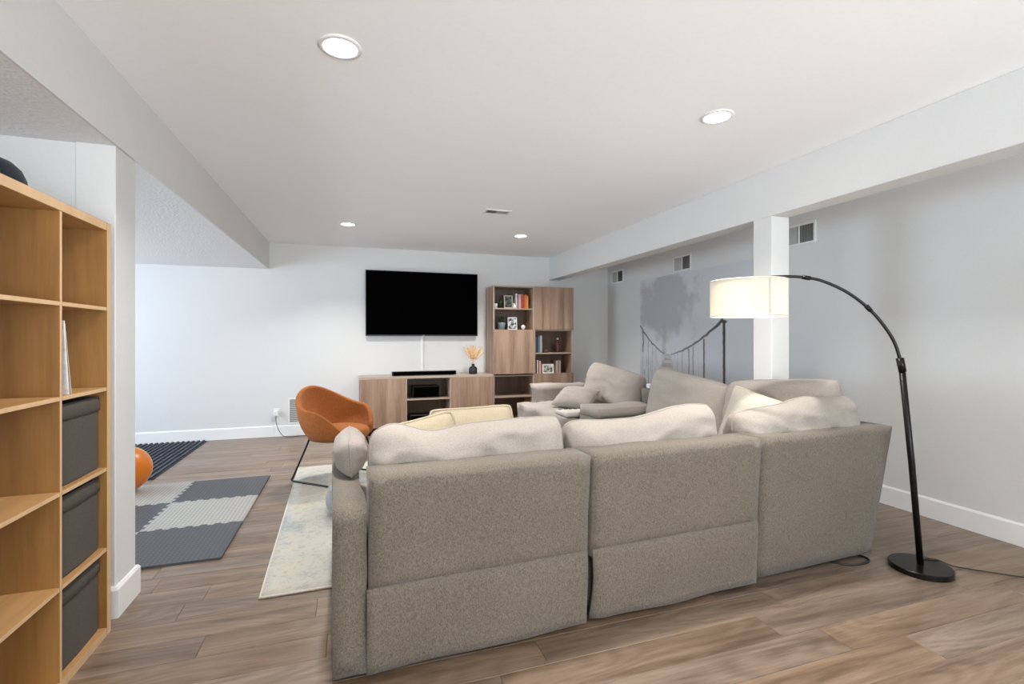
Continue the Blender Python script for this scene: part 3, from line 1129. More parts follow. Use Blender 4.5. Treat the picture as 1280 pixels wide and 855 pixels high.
# back cushions of the right wing
cushion('back_cushion', sofa, 'sofa_cush', 0.84, 0.55, 0.25, (2.71, 0.625, 0.44), (R(-7), 0, R(-90)), ex=(6, 5), top=lambda s: 0.04 * s, wr=0.015, wscale=(2.5, 4.5), seed=17.0, sag=0.15, n=(40, 26))
cushion('back_cushion', sofa, 'sofa_cush', 0.90, 0.515, 0.25, (2.645, 1.44, 0.45), (R(-10), 0, R(-90)), ex=(6, 5), top=lambda s: -0.045 * s, wr=0.012, wscale=(2.5, 4.5), seed=23.0, sag=0.15, n=(40, 26))
cushion('back_cushion', sofa, 'sofa_cush', 1.04, 0.45, 0.24, (2.76, 2.78, 0.50), (R(-14), 0, R(-90)), ex=(5, 5), top=lambda s: -0.05 * s, wr=0.014, wscale=(2.5, 4.5), seed=41.0, sag=0.2, n=(40, 26))

# feet
for (fu, fv_) in [(-0.06, 0.10), (-0.06, 0.95), (0.86, 0.20), (1.75, 0.20), (2.72, 0.12), (2.74, 1.8), (2.74, 3.4), (2.1, 3.4), (2.12, 1.0)]:
    bm = bmesh.new()
    bm_lathe(bm, [(0.018, 0.0), (0.022, 0.004), (0.028, 0.062), (0.028, 0.064)], 16)
    link_mesh('foot', bm, 'black', sofa, True, loc=(fu, fv_, 0.0142 if (fv_ > 0.7 and fu < 1.2) else 0))

# loose pillows and throws on the sofa
sm = sofa.rotation_euler.to_matrix()


def on_sofa(u, v, z):
    return Vector(sofa.location) + sm @ Vector((u, v, z))


SR = R(2.3)
p = cushion('throw_pillow', None, 'cream', 0.50, 0.415, 0.12, on_sofa(0.655, 0.76, 0.478), (R(-20), R(-1), SR), ex=(3, 3), pw=0.8, dent=0.035, wr=0.006, wscale=(3, 4), seed=51, piping=0.009)
tag(p, 'flat cream flanged pillow on the sofa seat, its corner standing up', 'pillow')
p = cushion('throw_pillow', None, 'cream', 0.42, 0.36, 0.13, on_sofa(0.36, 0.66, 0.498), (R(-14), R(-11), SR + R(2)), ex=(3, 3), pw=0.8, dent=0.035, wr=0.010, wscale=(3, 4), seed=54, piping=0.009)
tag(p, 'slumped cream flanged pillow on the sofa seat next to the low arm', 'pillow')
p = cushion('throw_pillow', None, 'sofa_cush', 0.44, 0.165, 0.145, on_sofa(-0.030, 0.64, 0.650), (R(-4), R(0), SR + R(88)), ex=(4, 3), pw=0.6, dent=0.02, wr=0.007, wscale=(3, 4), seed=57)
tag(p, 'crumpled beige pillow resting over the low sofa arm', 'pillow')
p = cushion('throw_pillow', None, 'ivory', 0.36, 0.38, 0.10, on_sofa(2.455, 0.655, 0.545), (R(-11), R(14), SR + R(-78)), ex=(2.6, 2.6), pw=0.8, dent=0.05, wr=0.006, wscale=(3, 4), seed=61, piping=0.005)
tag(p, 'ivory pillow in the sofa corner lit by the arc lamp', 'pillow')
p = cushion('throw_pillow', None, 'sofa_cush', 0.46, 0.36, 0.15, on_sofa(2.235, 2.72, 0.545), (R(-64), R(0), SR + R(-55)), ex=(3, 3), pw=0.6, dent=0.03, wr=0.012, wscale=(3, 4), seed=65)
tag(p, 'small beige pillow lying on the far recliner seat', 'pillow')

# throw blanket with black stitched dashes
bl = empty('throw_blanket', on_sofa(2.19, 2.41, 0.516), SR)
tag(bl, 'cream throw with black dash trim on the far recliner seat', 'blanket')
bm = bmesh.new()
soft_box(bm, (-0.20, -0.12, 0.0), (0.20, 0.14, 0.035), 0.014, 3, 0.012, 3.0, 0.03)
link_mesh('cloth', bm, 'knit', bl, True)
for k in range(6):
    box('dash', (-0.17 + k * 0.055, 0.105 - 0.012 * (k % 2), 0.034), (-0.138 + k * 0.055, 0.130 - 0.012 * (k % 2), 0.040), 'black', bl, bevel=0.001)

wb_ = box('charger_box', on_sofa(2.885, 2.18, 0.768) - Vector((0.05, 0.03, 0)), on_sofa(2.885, 2.18, 0.768) + Vector((0.05, 0.03, 0.045)), 'white', bevel=0.008, seg=2)
tag(wb_, 'small white box on top of the sofa back behind the console', 'box')

# power cord under the corner of the sofa
pts = smooth_path([(2.45, 2.22, 0.006), (2.56, 2.04, 0.006), (2.64, 1.955, 0.006), (2.76, 1.945, 0.006), (2.815, 1.985, 0.006), (2.78, 2.06, 0.006), (2.66, 2.15, 0.006)], 6)
inv = (Matrix.Translation(sofa.location) @ Matrix.Rotation(R(2.3), 4, 'Z')).inverted()
c = tube('power_cord', [inv @ p_ for p_ in pts], 0.006, 'black', sofa)
c['label'] = 'black power cord looped on the floor'

# ================================================================== ARC LAMP
lamp = empty('arc_floor_lamp', (2.965, 1.80, 0))
tag(lamp, 'black arc floor lamp with a white drum shade over the sofa corner', 'lamp')
LB = Vector((2.965, 1.80, 0))
lathe('base', [(0.01, 0.0), (0.138, 0.0), (0.142, 0.003), (0.142, 0.028), (0.139, 0.031), (0.01, 0.032)], 'black_metal', lamp, seg=48)
auto_smooth(lamp.children[0])
pole = [(2.965, 1.80, 0.03), (2.918, 1.814, 0.586), (2.865, 1.832, 1.133)]
tube('pole', [Vector(p) - LB for p in pole], 0.0155, 'black_metal', lamp, 14)
arc = [(2.866, 1.831, 1.12), (2.84, 1.848, 1.242), (2.795, 1.877, 1.344), (2.734, 1.916, 1.439), (2.649, 1.971, 1.53), (2.548, 2.036, 1.597), (2.473, 2.084, 1.622), (2.393, 2.136, 1.632), (2.30, 2.196, 1.629), (2.219, 2.257, 1.612)]
tube('arc_arm', [Vector(p) - LB for p in smooth_path(arc, 5)], 0.0085, 'black_metal', lamp, 12)
for a_, b_ in [((2.870, 1.829, 1.09), (2.858, 1.836, 1.165)), ((2.742, 1.911, 1.428), (2.722, 1.923, 1.455)), ((2.49, 2.073, 1.617), (2.455, 2.096, 1.626))]:
    tube('joint_sleeve', [Vector(a_) - LB, Vector(b_) - LB], 0.0125 if a_[2] > 1.2 else 0.0185, 'black_metal', lamp, 12)
SHC = Vector((2.219, 2.257, 1.400))
bm = bmesh.new()
seg = 56
Ro, H_ = 0.207, 0.215
rings = []
for rr, z in [(Ro - 0.002, 0.0), (Ro, 0.0), (Ro, H_), (Ro - 0.002, H_)]:
    rings.append([Vector((rr * math.cos(2 * PI * k / seg), rr * math.sin(2 * PI * k / seg), z)) for k in range(seg)])
bm_loft(bm, [r for r in rings], True, False, True)
sh = link_mesh('shade', bm, 'shade', lamp, True, loc=SHC - LB)
auto_smooth(sh)
sh['label'] = 'white linen drum shade'
# seam strip, rims and spider of the shade
ang = math.atan2(-0.973, -0.218)
bm = bmesh.new()
bm_box(bm, (Ro + 0.0002, -0.006, 0.002), (Ro + 0.0018, 0.006, H_ - 0.002), 0)
link_mesh('seam_or_rim', bm, 'knit', sh, False, rot=(0, 0, ang))
for z in (0.004, H_ - 0.004):
    tube('rim', [(Ro * math.cos(2 * PI * k / seg), Ro * math.sin(2 * PI * k / seg), z) for k in range(seg)], 0.003, 'ivory', sh, 6, True)
for k in range(3):
    a_ = k * 2 * PI / 3
    tube('spider_wire', [(0, 0, H_ - 0.012), (Ro * math.cos(a_), Ro * math.sin(a_), H_ - 0.006)], 0.002, 'black_metal', sh, 6)
lathe('socket', [(0.004, 0.125), (0.019, 0.125), (0.019, 0.205), (0.004, 0.212)], 'black_metal', lamp, loc=SHC - LB, seg=18)
lathe('bulb', [(0.003, 0.035), (0.018, 0.041), (0.029, 0.058), (0.031, 0.075), (0.024, 0.098), (0.014, 0.122), (0.003, 0.124)], 'bulb', lamp, loc=SHC - LB, seg=20)
pl_ = bpy.data.lights.new('lamp_bulb_light', 'POINT')
pl_.energy = 3.0
pl_.color = (1.0, 0.88, 0.70)
pl_.shadow_soft_size = 0.045
po = bpy.data.objects.new('lamp_bulb_light', pl_)
COL.objects.link(po)
po.parent = lamp
po.location = SHC - LB + Vector((0, 0, 0.02))
cord = smooth_path([(2.965, 1.80, 0.036), (3.04, 1.83, 0.036), (3.105, 1.80, 0.034), (3.16, 1.765, 0.010), (3.22, 1.71, 0.006), (3.30, 1.635, 0.006), (3.40, 1.55, 0.006), (3.62, 1.40, 0.006), (3.84, 1.36, 0.006)], 6)
tube('cord', [Vector(p) - LB for p in cord], 0.0035, 'black', lamp, 6)

# ================================================================== ORANGE CHAIR
chair = empty('tub_chair', (-0.13, 4.62, 0.014), R(-41.5))
tag(chair, 'orange velvet tub chair on thin black sled legs', 'chair')


def chair_shell():
    bm = bmesh.new()
    rings = []
    n = 48
    TH = R(142)
    for i in range(n + 1):
        th = -TH + 2 * TH * i / n
        a = abs(th) / TH
        # rim height: tall back, shoulders dropping to the arms, arms falling to the seat front
        if a < 0.62:
            k = a / 0.62
            hz = 0.815 - 0.175 * (k * k * (3 - 2 * k))
        else:
            k = (a - 0.62) / 0.38
            hz = 0.64 - 0.185 * k ** 1.8
        d = Vector((-math.cos(th), math.sin(th), 0))          # th = 0 is the back (-x)
        sx = 0.95 if d.x < 0 else 0.90
        rim_r = 0.345 + 0.02 * math.cos(th)
        bot_r = 0.245
        P = lambda r, z: Vector((d.x * r * sx, d.y * r, z))
        b, t_ = P(bot_r, 0.365), P(rim_r, hz)
        thick = 0.046
        out, inn = [], []
        for k in range(9):
            q = k / 8
            bul = 0.035 * math.sin(PI * q) * (1 - 0.4 * q)
            out.append(P(bot_r + (rim_r - bot_r) * q + bul, 0.365 + (hz - 0.02 - 0.365) * q))
        rimc = P(rim_r - thick / 2, hz - 0.02)
        arcp = [rimc + Vector((d.x * sx, d.y, 0)) * (thick / 2) * math.cos(g) + Vector((0, 0, 0.021)) * math.sin(g) for g in [PI * k / 6 for k in range(1, 6)]]
        zin = 0.40
        for k in range(9):
            q = 1 - k / 8
            bul = 0.030 * math.sin(PI * q) * (1 - 0.4 * q)
            inn.append(P(bot_r + (rim_r - bot_r) * q + bul - thick, zin + (hz - 0.02 - zin) * q))
        rings.append(out + arcp + inn)
    bm_loft(bm, rings, True, True)
    return bm


sh_ = link_mesh('shell', chair_shell(), 'velvet', chair, True)
tube('shell_welt', [Vector((-math.cos(t_) * 0.236 * (0.95 if math.cos(t_) > 0 else 0.9), math.sin(t_) * 0.236, 0.366)) for t_ in [2 * PI * k / 40 for k in range(40)]], 0.006, 'velvet', chair, 6, True)
# seat pad: rounded, running out to the front between the arms
bm = bmesh.new()
rings = []
for r_, z in [(0.02, 0.368), (0.20, 0.368), (0.236, 0.378), (0.250, 0.405), (0.248, 0.435), (0.225, 0.456), (0.15, 0.466), (0.02, 0.468)]:
    rr = []
    for k in range(40):
        t_ = 2 * PI * k / 40
        cx = math.cos(t_)
        ex_ = 1.10 if cx > 0 else 0.90
        rr.append((r_ * cx * ex_ + 0.02, r_ * math.sin(t_) * (1.0 if cx < 0 else 0.98), z))
    rings.append(rr)
bm_loft(bm, rings)
link_mesh('seat_pad', bm, 'velvet', chair, True)
for s in (-1, 1):
    loop = [(-0.16, s * 0.17, 0.372), (-0.185, s * 0.195, 0.28), (-0.255, s * 0.255, 0.055), (-0.268, s * 0.266, 0.022), (-0.255, s * 0.270, 0.009), (-0.22, s * 0.270, 0.0085),
            (0.0, s * 0.270, 0.0085), (0.19, s * 0.270, 0.0085), (0.222, s * 0.270, 0.010), (0.236, s * 0.266, 0.026), (0.232, s * 0.255, 0.06), (0.19, s * 0.195, 0.28), (0.17, s * 0.17, 0.372)]
    tube('sled_leg', smooth_path(loop, 4), 0.0085, 'black_metal', chair, 8)
    box('floor_glide', (-0.14, s * 0.270 - 0.008, 0.0), (-0.10, s * 0.270 + 0.008, 0.004), 'black', chair, bevel=0.001)
tube('seat_crossbar', [(-0.16, -0.17, 0.366), (-0.16, 0.17, 0.366)], 0.007, 'black_metal', chair, 8)
tube('seat_crossbar', [(0.17, -0.17, 0.366), (0.17, 0.17, 0.366)], 0.007, 'black_metal', chair, 8)

# ================================================================== RUG, MATS, BALL, POUF
bm = bmesh.new()
soft_box(bm, (-0.80, -1.24, 0), (0.80, 1.24, 0.013), 0.004, 2, 0.0, 0, 0.08)
rug = link_mesh('area_rug', bm, 'rug', None, True, loc=(0.335, 3.87, 0.0005), rot=(0, 0, R(1.6)))
tag(rug, 'cream area rug with faded grey-blue patches under the sofa and chair', 'rug')
hem = [(-0.80, -1.24), (0.80, -1.24), (0.80, 1.24), (-0.80, 1.24)]
pts = []
for (xa, ya), (xb, yb) in zip(hem, hem[1:] + hem[:1]):
    for k in range(10):
        pts.append((xa + (xb - xa) * k / 10, ya + (yb - ya) * k / 10, 0.0075))
tube('binding', pts, 0.0068, 'knit', rug, 6, True)

TS = 0.578
mat = empty('play_mat', (-0.72, 3.15, 0.0005))
tag(mat, 'checkered dark and light grey foam puzzle play mat', 'mat')


def jig_edge(p, q, wavy):
    """points from p to q (q excluded); wavy edges carry square-ish interlocking teeth"""
    p, q = Vector((p[0], p[1])), Vector((q[0], q[1]))
    if not wavy:
        return [p]
    d = (q - p)
    flip = d.x + d.y < 0
    n_ = Vector((-d.y, d.x)).normalized() * (-1 if flip else 1)
    out = [p]
    T = 14
    for k in range(T):
        s0, s1 = k / T, (k + 1) / T
        if flip:
            kk = T - 1 - k
        else:
            kk = k
        sgn = 1 if kk % 2 == 0 else -1
        if kk in (0, T - 1):
            sgn = 0
        a = 0.011 * sgn
        w = 0.004 / TS
        out.append(p + d * (s0 + (w if sgn else 0)) + n_ * a)
        out.append(p + d * (s1 - (w if sgn else 0)) + n_ * a)
    return out


for cxi in range(3):
    for ry in range(3):
        x1 = -cxi * 0.60
        x0 = x1 - 0.60
        y0, y1 = ry * TS, (ry + 1) * TS
        pts = jig_edge((x0, y0), (x1, y0), ry > 0) + jig_edge((x1, y0), (x1, y1), cxi > 0) + jig_edge((x1, y1), (x0, y1), ry < 2) + jig_edge((x0, y1), (x0, y0), cxi < 2)
        cc = Vector(((x0 + x1) / 2, (y0 + y1) / 2))
        bm = bmesh.new()
        clean = [pts[0]]
        for p_ in pts[1:]:
            if (p_ - clean[-1]).length > 1e-5:
                clean.append(p_)
        sc_ = 0.9985
        bot = [bm.verts.new(((p_ - cc).x * sc_, (p_ - cc).y * sc_, 0)) for p_ in clean]
        f = bm.faces.new(bot)
        r_ = bmesh.ops.extrude_face_region(bm, geom=[f])
        for g in r_['geom']:
            if isinstance(g, bmesh.types.BMVert):
                g.co.z = 0.013
        dark = (cxi + ry) % 2 == 0
        link_mesh('foam_tile', bm, 'foam_dark' if dark else 'foam_light', mat, loc=(cc.x, cc.y, 0))

fm = empty('ridged_mat', (-2.35, 5.94, 0.0005))
tag(fm, 'dark navy ridged rubber mat by the far baseboard', 'mat')
box('mat_base', (-0.65, -0.84, 0), (0.65, 0.84, 0.008), 'rubber', fm, bevel=0.002, origin=(0, 0, 0))
bm = bmesh.new()
for k in range(24):
    x = -0.62 + k * 1.24 / 23
    bm_box(bm, (x - 0.013, -0.83, 0.008), (x + 0.013, 0.83, 0.022), 0.004)
o = link_mesh('ridges', bm, 'rubber', fm)
o['kind'] = 'stuff'

ball = empty('play_ball', (-1.765, 4.70, 0.0175))
tag(ball, 'orange ball with an added pale outline ring on the foam play mat beside the column', 'ball')
bm = bmesh.new()
bmesh.ops.create_uvsphere(bm, u_segments=40, v_segments=24, radius=0.185)
link_mesh('skin', bm, 'ball', ball, True, loc=(0, 0, 0.185))
rim_ring = tube('seam_or_rim', [Vector((0.1846 * math.cos(g), 0, 0.1846 * math.sin(g))) for g in [2 * PI * k / 48 for k in range(48)]], 0.004, 'ball_rim', ball, 6, True)  # added pale ring, turned to the camera to draw the ball's bright rim
rim_ring.location = (0, 0, 0.185)
rim_ring.rotation_euler = (0, 0, R(20.6))
lathe('valve', [(0.002, 0.0), (0.008, 0.0), (0.007, 0.003), (0.002, 0.0032)], 'ball_rim', ball, loc=(0, 0, 0.369), seg=12)

pf = empty('floor_pouf', (0.00, 3.66, 0.0135))
tag(pf, 'round grey fabric pouf on the rug in front of the sofa', 'pouf')
lathe('body', [(0.02, 0.0), (0.12, 0.002), (0.165, 0.03), (0.185, 0.09), (0.185, 0.13), (0.165, 0.19), (0.12, 0.218), (0.02, 0.222)], 'grey_fab', pf, seg=36)
tube('piping', [(0.166 * math.cos(g), 0.166 * math.sin(g), 0.19) for g in [2 * PI * k / 40 for k in range(40)]], 0.004, 'grey_fab', pf, 6, True)


# ================================================================== OAK CUBE SHELF
FX = -1.0                         # front plane
PIT, BT, PTt = 0.3475, 0.036, 0.016
NCOL, NROW, DEP = 5, 5, 0.39
YE = 2.535
WID = NCOL * (PIT - 0.0) - PTt + 2 * BT - 0.0
Y0s = YE - WID
ZT = 1.772
shelf = empty('cube_shelf', (FX - DEP / 2, (YE + Y0s) / 2, 0))
tag(shelf, 'tall oak cube shelf with open square compartments', 'shelf')
sl = Vector(shelf.location)


def sbox(name, a, b, mat, bevel=0.0015):
    A, B = Vector(a) - sl, Vector(b) - sl
    cc = Vector(((A.x + B.x) / 2, (A.y + B.y) / 2, A.z))
    bm = bmesh.new()
    bm_box(bm, A - cc, B - cc, bevel)
    ob = link_mesh(name, bm, [mat, 'oak_edge'], shelf, loc=cc)
    for f in ob.data.polygons:           # pale edge band on the front edges
        if f.normal.x > 0.9:
            f.material_index = 1
    return ob


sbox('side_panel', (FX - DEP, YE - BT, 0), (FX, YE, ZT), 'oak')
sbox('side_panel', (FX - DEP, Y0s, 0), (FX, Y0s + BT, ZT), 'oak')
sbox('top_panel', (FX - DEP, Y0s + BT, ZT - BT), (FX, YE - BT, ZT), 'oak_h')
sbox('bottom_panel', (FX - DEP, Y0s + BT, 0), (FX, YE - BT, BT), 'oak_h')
cell_y = []                       # (near, far) inner faces of every column, from the column end
inner0, inner1 = Y0s + BT, YE - BT
cw = (inner1 - inner0 - (NCOL - 1) * PTt) / NCOL
chh = (ZT - 2 * BT - (NROW - 1) * PTt) / NROW
for c_ in range(NCOL):
    hi = inner1 - c_ * (cw + PTt)
    cell_y.append((hi - cw, hi))
    if c_ < NCOL - 1:
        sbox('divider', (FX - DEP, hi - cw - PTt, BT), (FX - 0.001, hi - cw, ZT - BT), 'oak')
cell_z = []
for r_ in range(NROW):
    top = ZT - BT - r_ * (chh + PTt)
    cell_z.append((top - chh, top))
for c_ in range(NCOL):
    for r_ in range(NROW - 1):
        z_ = cell_z[r_][0]
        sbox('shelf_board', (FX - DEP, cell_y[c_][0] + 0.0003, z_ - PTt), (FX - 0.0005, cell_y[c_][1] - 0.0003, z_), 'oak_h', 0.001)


def storage_bin(r_, label):
    y0, y1 = cell_y[0]
    z0, z1 = cell_z[r_]
    e = empty('storage_bin', (FX - 0.19, (y0 + y1) / 2 - 0.004, z0 + 0.0008))
    tag(e, label, 'bin')
    w, d, h = (y1 - y0) / 2 - 0.012, 0.165, chh - 0.022
    bm = bmesh.new()
    # open box with thick cloth walls, front slightly bowed
    t_ = 0.006
    def ring_(dx, dy, z):
        return [(-d + dx, -w + dy, z), (d - dx, -w + dy, z), (d - dx + 0.004, 0, z), (d - dx, w - dy, z), (-d + dx, w - dy, z)]
    bm_loft(bm, [ring_(0.003, 0.003, 0.0), ring_(0, 0, 0.01), ring_(0, 0, h), ring_(t_, t_, h), ring_(t_, t_, 0.02)])
    link_mesh('body', bm, 'bin', e)
    # folded collar round the rim and its wrinkled lower edge
    bm = bmesh.new()
    n = 20
    fr = []
    for k in range(n + 1):
        s = -1 + 2 * k / n
        zz = h - 0.058 + 0.003 * noise.noise(Vector((s * 3, r_ * 5.0, 0)))
        x = d + 0.004 * (1 - abs(s)) + 0.0015
        fr.append([(x, s * w, zz), (x + 0.005, s * w, zz + 0.003), (x + 0.004 + 0.002 * noise.noise(Vector((s * 5, 1, r_))), s * w, h - 0.02), (x + 0.001, s * w, h + 0.002), (x - 0.004, s * w, h + 0.002)])
    bm_loft(bm, fr, True, True)
    link_mesh('collar', bm, 'bin', e, True)
    return e


storage_bin(2, 'dark grey fabric storage bin in the cube shelf, topmost of the three')
storage_bin(3, 'dark grey fabric storage bin in the cube shelf, middle of the three')
storage_bin(4, 'dark grey fabric storage bin in the cube shelf, lowest of the three')

# magazines leaning in the second compartment
y0, y1 = cell_y[0]
z0, z1 = cell_z[1]
mags = [('white', (0.74, 0.73, 0.70), 'thin white magazine leaning in the cube shelf'),
        ('tan', (0.52, 0.44, 0.36), 'thin tan magazine leaning in the cube shelf'),
        ('charcoal', (0.06, 0.06, 0.065), 'thin charcoal magazine leaning in the cube shelf'),
        ('ivory', (0.66, 0.62, 0.55), 'thin ivory magazine leaning in the cube shelf')]
for k, (nm, cc, lab) in enumerate(mags):
    bm = bmesh.new()
    hgt = 0.275 - 0.012 * k
    rings = []
    base = 0.016 + k * 0.0145
    for j in range(9):
        q = j / 8
        off = -(0.028 + 0.003 * k) * q ** 1.5 - 0.006 * math.sin(PI * q)
        yy = base + 0.014 + off
        rings.append([(-0.105, yy, hgt * q), (0.105, yy, hgt * q), (0.105, yy + 0.007, hgt * q), (-0.105, yy + 0.007, hgt * q)])
    bm_loft(bm, rings)
    o = link_mesh('magazine', bm, cloth_col('mag_' + nm, cc), loc=(FX - 0.109 - 0.004 * k, y0 + 0.014, z0 + 0.0005))
    tag(o, lab, 'magazine')

# navy cap on top of the shelf
cap = empty('baseball_cap', (-1.15, 2.055, ZT + 0.0005), R(-100))
tag(cap, 'dark navy cap lying on top of the oak cube shelf', 'cap')
bm = bmesh.new()
prof = [(0.003, 0.112), (0.03, 0.110), (0.06, 0.098), (0.083, 0.075), (0.095, 0.045), (0.099, 0.02), (0.099, 0.0)]
prof = prof + [(r_ - 0.004, z) for r_, z in reversed(prof[1:])] + [(0.003, 0.108)]
rings = []
for r_, z in prof:
    rings.append([(max(r_, 0.001) * math.cos(2 * PI * k / 36) * 1.08, max(r_, 0.001) * math.sin(2 * PI * k / 36) * 0.95, z) for k in range(36)])
bm_loft(bm, rings, True, False)
link_mesh('crown', bm, 'navy', cap, True)
bm = bmesh.new()
rings = []
for k in range(13):
    a_ = R(-62) + R(124) * k / 12
    ri = Vector((0.099 * 1.06 * math.cos(a_), 0.099 * 0.95 * math.sin(a_), 0.006))
    ro = Vector((0.10 + 0.085 * math.cos(a_ * 1.15), 0.092 * math.sin(a_), 0.002 + 0.010 * math.cos(a_)))
    rings.append([ri, ro, ro + Vector((0, 0, 0.004)), ri + Vector((0, 0, 0.004))])
bm_loft(bm, rings)
link_mesh('visor', bm, 'navy', cap, True)
lathe('button', [(0.001, 0.0), (0.008, 0.0), (0.006, 0.005), (0.001, 0.006)], 'navy', cap, loc=(0, 0, 0.111), seg=12)


# ================================================================== TV WALL
tv = empty('television', (0.94, 6.76, 1.296))
tag(tv, 'large black flat television on the far wall above the console', 'television')
TW, TH_ = 1.555, 0.895
bm = bmesh.new()
bm_box(bm, (-TW / 2, -0.004, 0), (TW / 2, 0.028, TH_), 0.004, 2)
link_mesh('housing', bm, 'black', tv)
bm = bmesh.new()
bm_box(bm, (-TW / 2 + 0.009, -0.0055, 0.016), (TW / 2 - 0.009, -0.003, TH_ - 0.009), 0)
link_mesh('screen', bm, 'screen', tv)
bm = bmesh.new()
bm_box(bm, (-0.012, -0.006, 0.003), (0.012, -0.0035, 0.012), 0.001)
link_mesh('maker_badge', bm, 'louver', tv)
bm = bmesh.new()
bm_box(bm, (-0.30, 0.028, 0.22), (0.30, 0.0795, 0.62), 0.006)
link_mesh('wall_bracket', bm, 'black', tv)

cc_ = box('cable_cover', (0.91, YF - 0.014, 0.74), (0.945, YF - 0.0005, 1.34), 'white', bevel=0.003)
tag(cc_, 'white cable cover strip below the television', 'cable cover')

# low console
CY, CTOP = 6.42, 0.765
con = empty('media_console', (0.965, 6.62, 0))
tag(con, 'low grey-walnut media console with two doors and an open middle', 'console')
cL = Vector((0.965, 6.62, 0))


def cbox(name, a, b, mat, bevel=0.0015, parent=None, org=None):
    p_ = parent or con
    g = org if org is not None else cL
    A, B = Vector(a) - g, Vector(b) - g
    c0 = Vector(((A.x + B.x) / 2, (A.y + B.y) / 2, A.z))
    bm = bmesh.new()
    bm_box(bm, A - c0, B - c0, bevel)
    return link_mesh(name, bm, mat, p_, loc=c0)


cx0, cx1 = 0.078, 1.852
e1, e2 = 0.668, 1.256                 # uprights of the open middle
cbox('top_panel', (cx0, CY, CTOP - 0.032), (cx1, YF - 0.02, CTOP), 'walnut_edge')
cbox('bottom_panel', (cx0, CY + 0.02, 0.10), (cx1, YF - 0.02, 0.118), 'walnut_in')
cbox('side_panel', (cx0, CY + 0.02, 0.118), (cx0 + 0.018, YF - 0.02, CTOP - 0.032), 'walnut')
cbox('side_panel', (cx1 - 0.018, CY + 0.02, 0.118), (cx1, YF - 0.02, CTOP - 0.032), 'walnut')
cbox('upright', (e1 - 0.009, CY + 0.002, 0.118), (e1 + 0.009, YF - 0.02, CTOP - 0.032), 'walnut_edge')
cbox('upright', (e2 - 0.009, CY + 0.002, 0.118), (e2 + 0.009, YF - 0.02, CTOP - 0.032), 'walnut_edge')
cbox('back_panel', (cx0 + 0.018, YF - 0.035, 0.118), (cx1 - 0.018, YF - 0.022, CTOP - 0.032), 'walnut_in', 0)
cbox('shelf_board', (e1 + 0.009, CY + 0.004, 0.445), (e2 - 0.009, YF - 0.036, 0.463), 'walnut_edge')
cbox('door', (cx0 + 0.002, CY + 0.0005, 0.105), (e1 - 0.011, CY + 0.0185, CTOP - 0.034), 'walnut')
cbox('door', (e2 + 0.011, CY + 0.0005, 0.105), (cx1 - 0.002, CY + 0.0185, CTOP - 0.034), 'walnut')
cbox('plinth', (cx0 + 0.06, CY + 0.06, 0.0), (cx1 - 0.06, YF - 0.06, 0.10), 'black')

sb_ = empty('soundbar', (0.92, 6.53, CTOP + 0.0005))
tag(sb_, 'long black soundbar on the media console', 'soundbar')
bm = bmesh.new()
bm_box(bm, (-0.43, -0.04, 0.004), (0.43, 0.04, 0.058), 0.008, 2)
link_mesh('body', bm, 'black', sb_)
bm = bmesh.new()
bm_box(bm, (-0.415, -0.0415, 0.009), (0.415, -0.0395, 0.053), 0)
link_mesh('grille', bm, 'screen', sb_)
for s in (-0.36, 0.36):
    bm = bmesh.new()
    bm_box(bm, (s - 0.03, -0.025, 0), (s + 0.03, 0.025, 0.005), 0.001)
    link_mesh('foot', bm, 'black', sb_)


def av_box(name, a, b, label, cat):
    e = empty(name, ((a[0] + b[0]) / 2, (a[1] + b[1]) / 2, a[2]))
    tag(e, label, cat)
    g = Vector(e.location)
    cbox('body', a, b, 'black', 0.006, e, g)
    cbox('front_plate', (a[0] + 0.01, a[1] - 0.002, a[2] + 0.012), (b[0] - 0.01, a[1] + 0.001, b[2] - 0.012), 'screen', 0, e, g)
    return e


av_box('media_receiver', (0.76, 6.50, 0.4635), (1.12, 6.74, 0.622), 'black receiver box on the console middle shelf', 'electronics')
av_box('game_console', (0.72, 6.48, 0.1185), (1.02, 6.70, 0.24), 'low black box on the console bottom board', 'electronics')

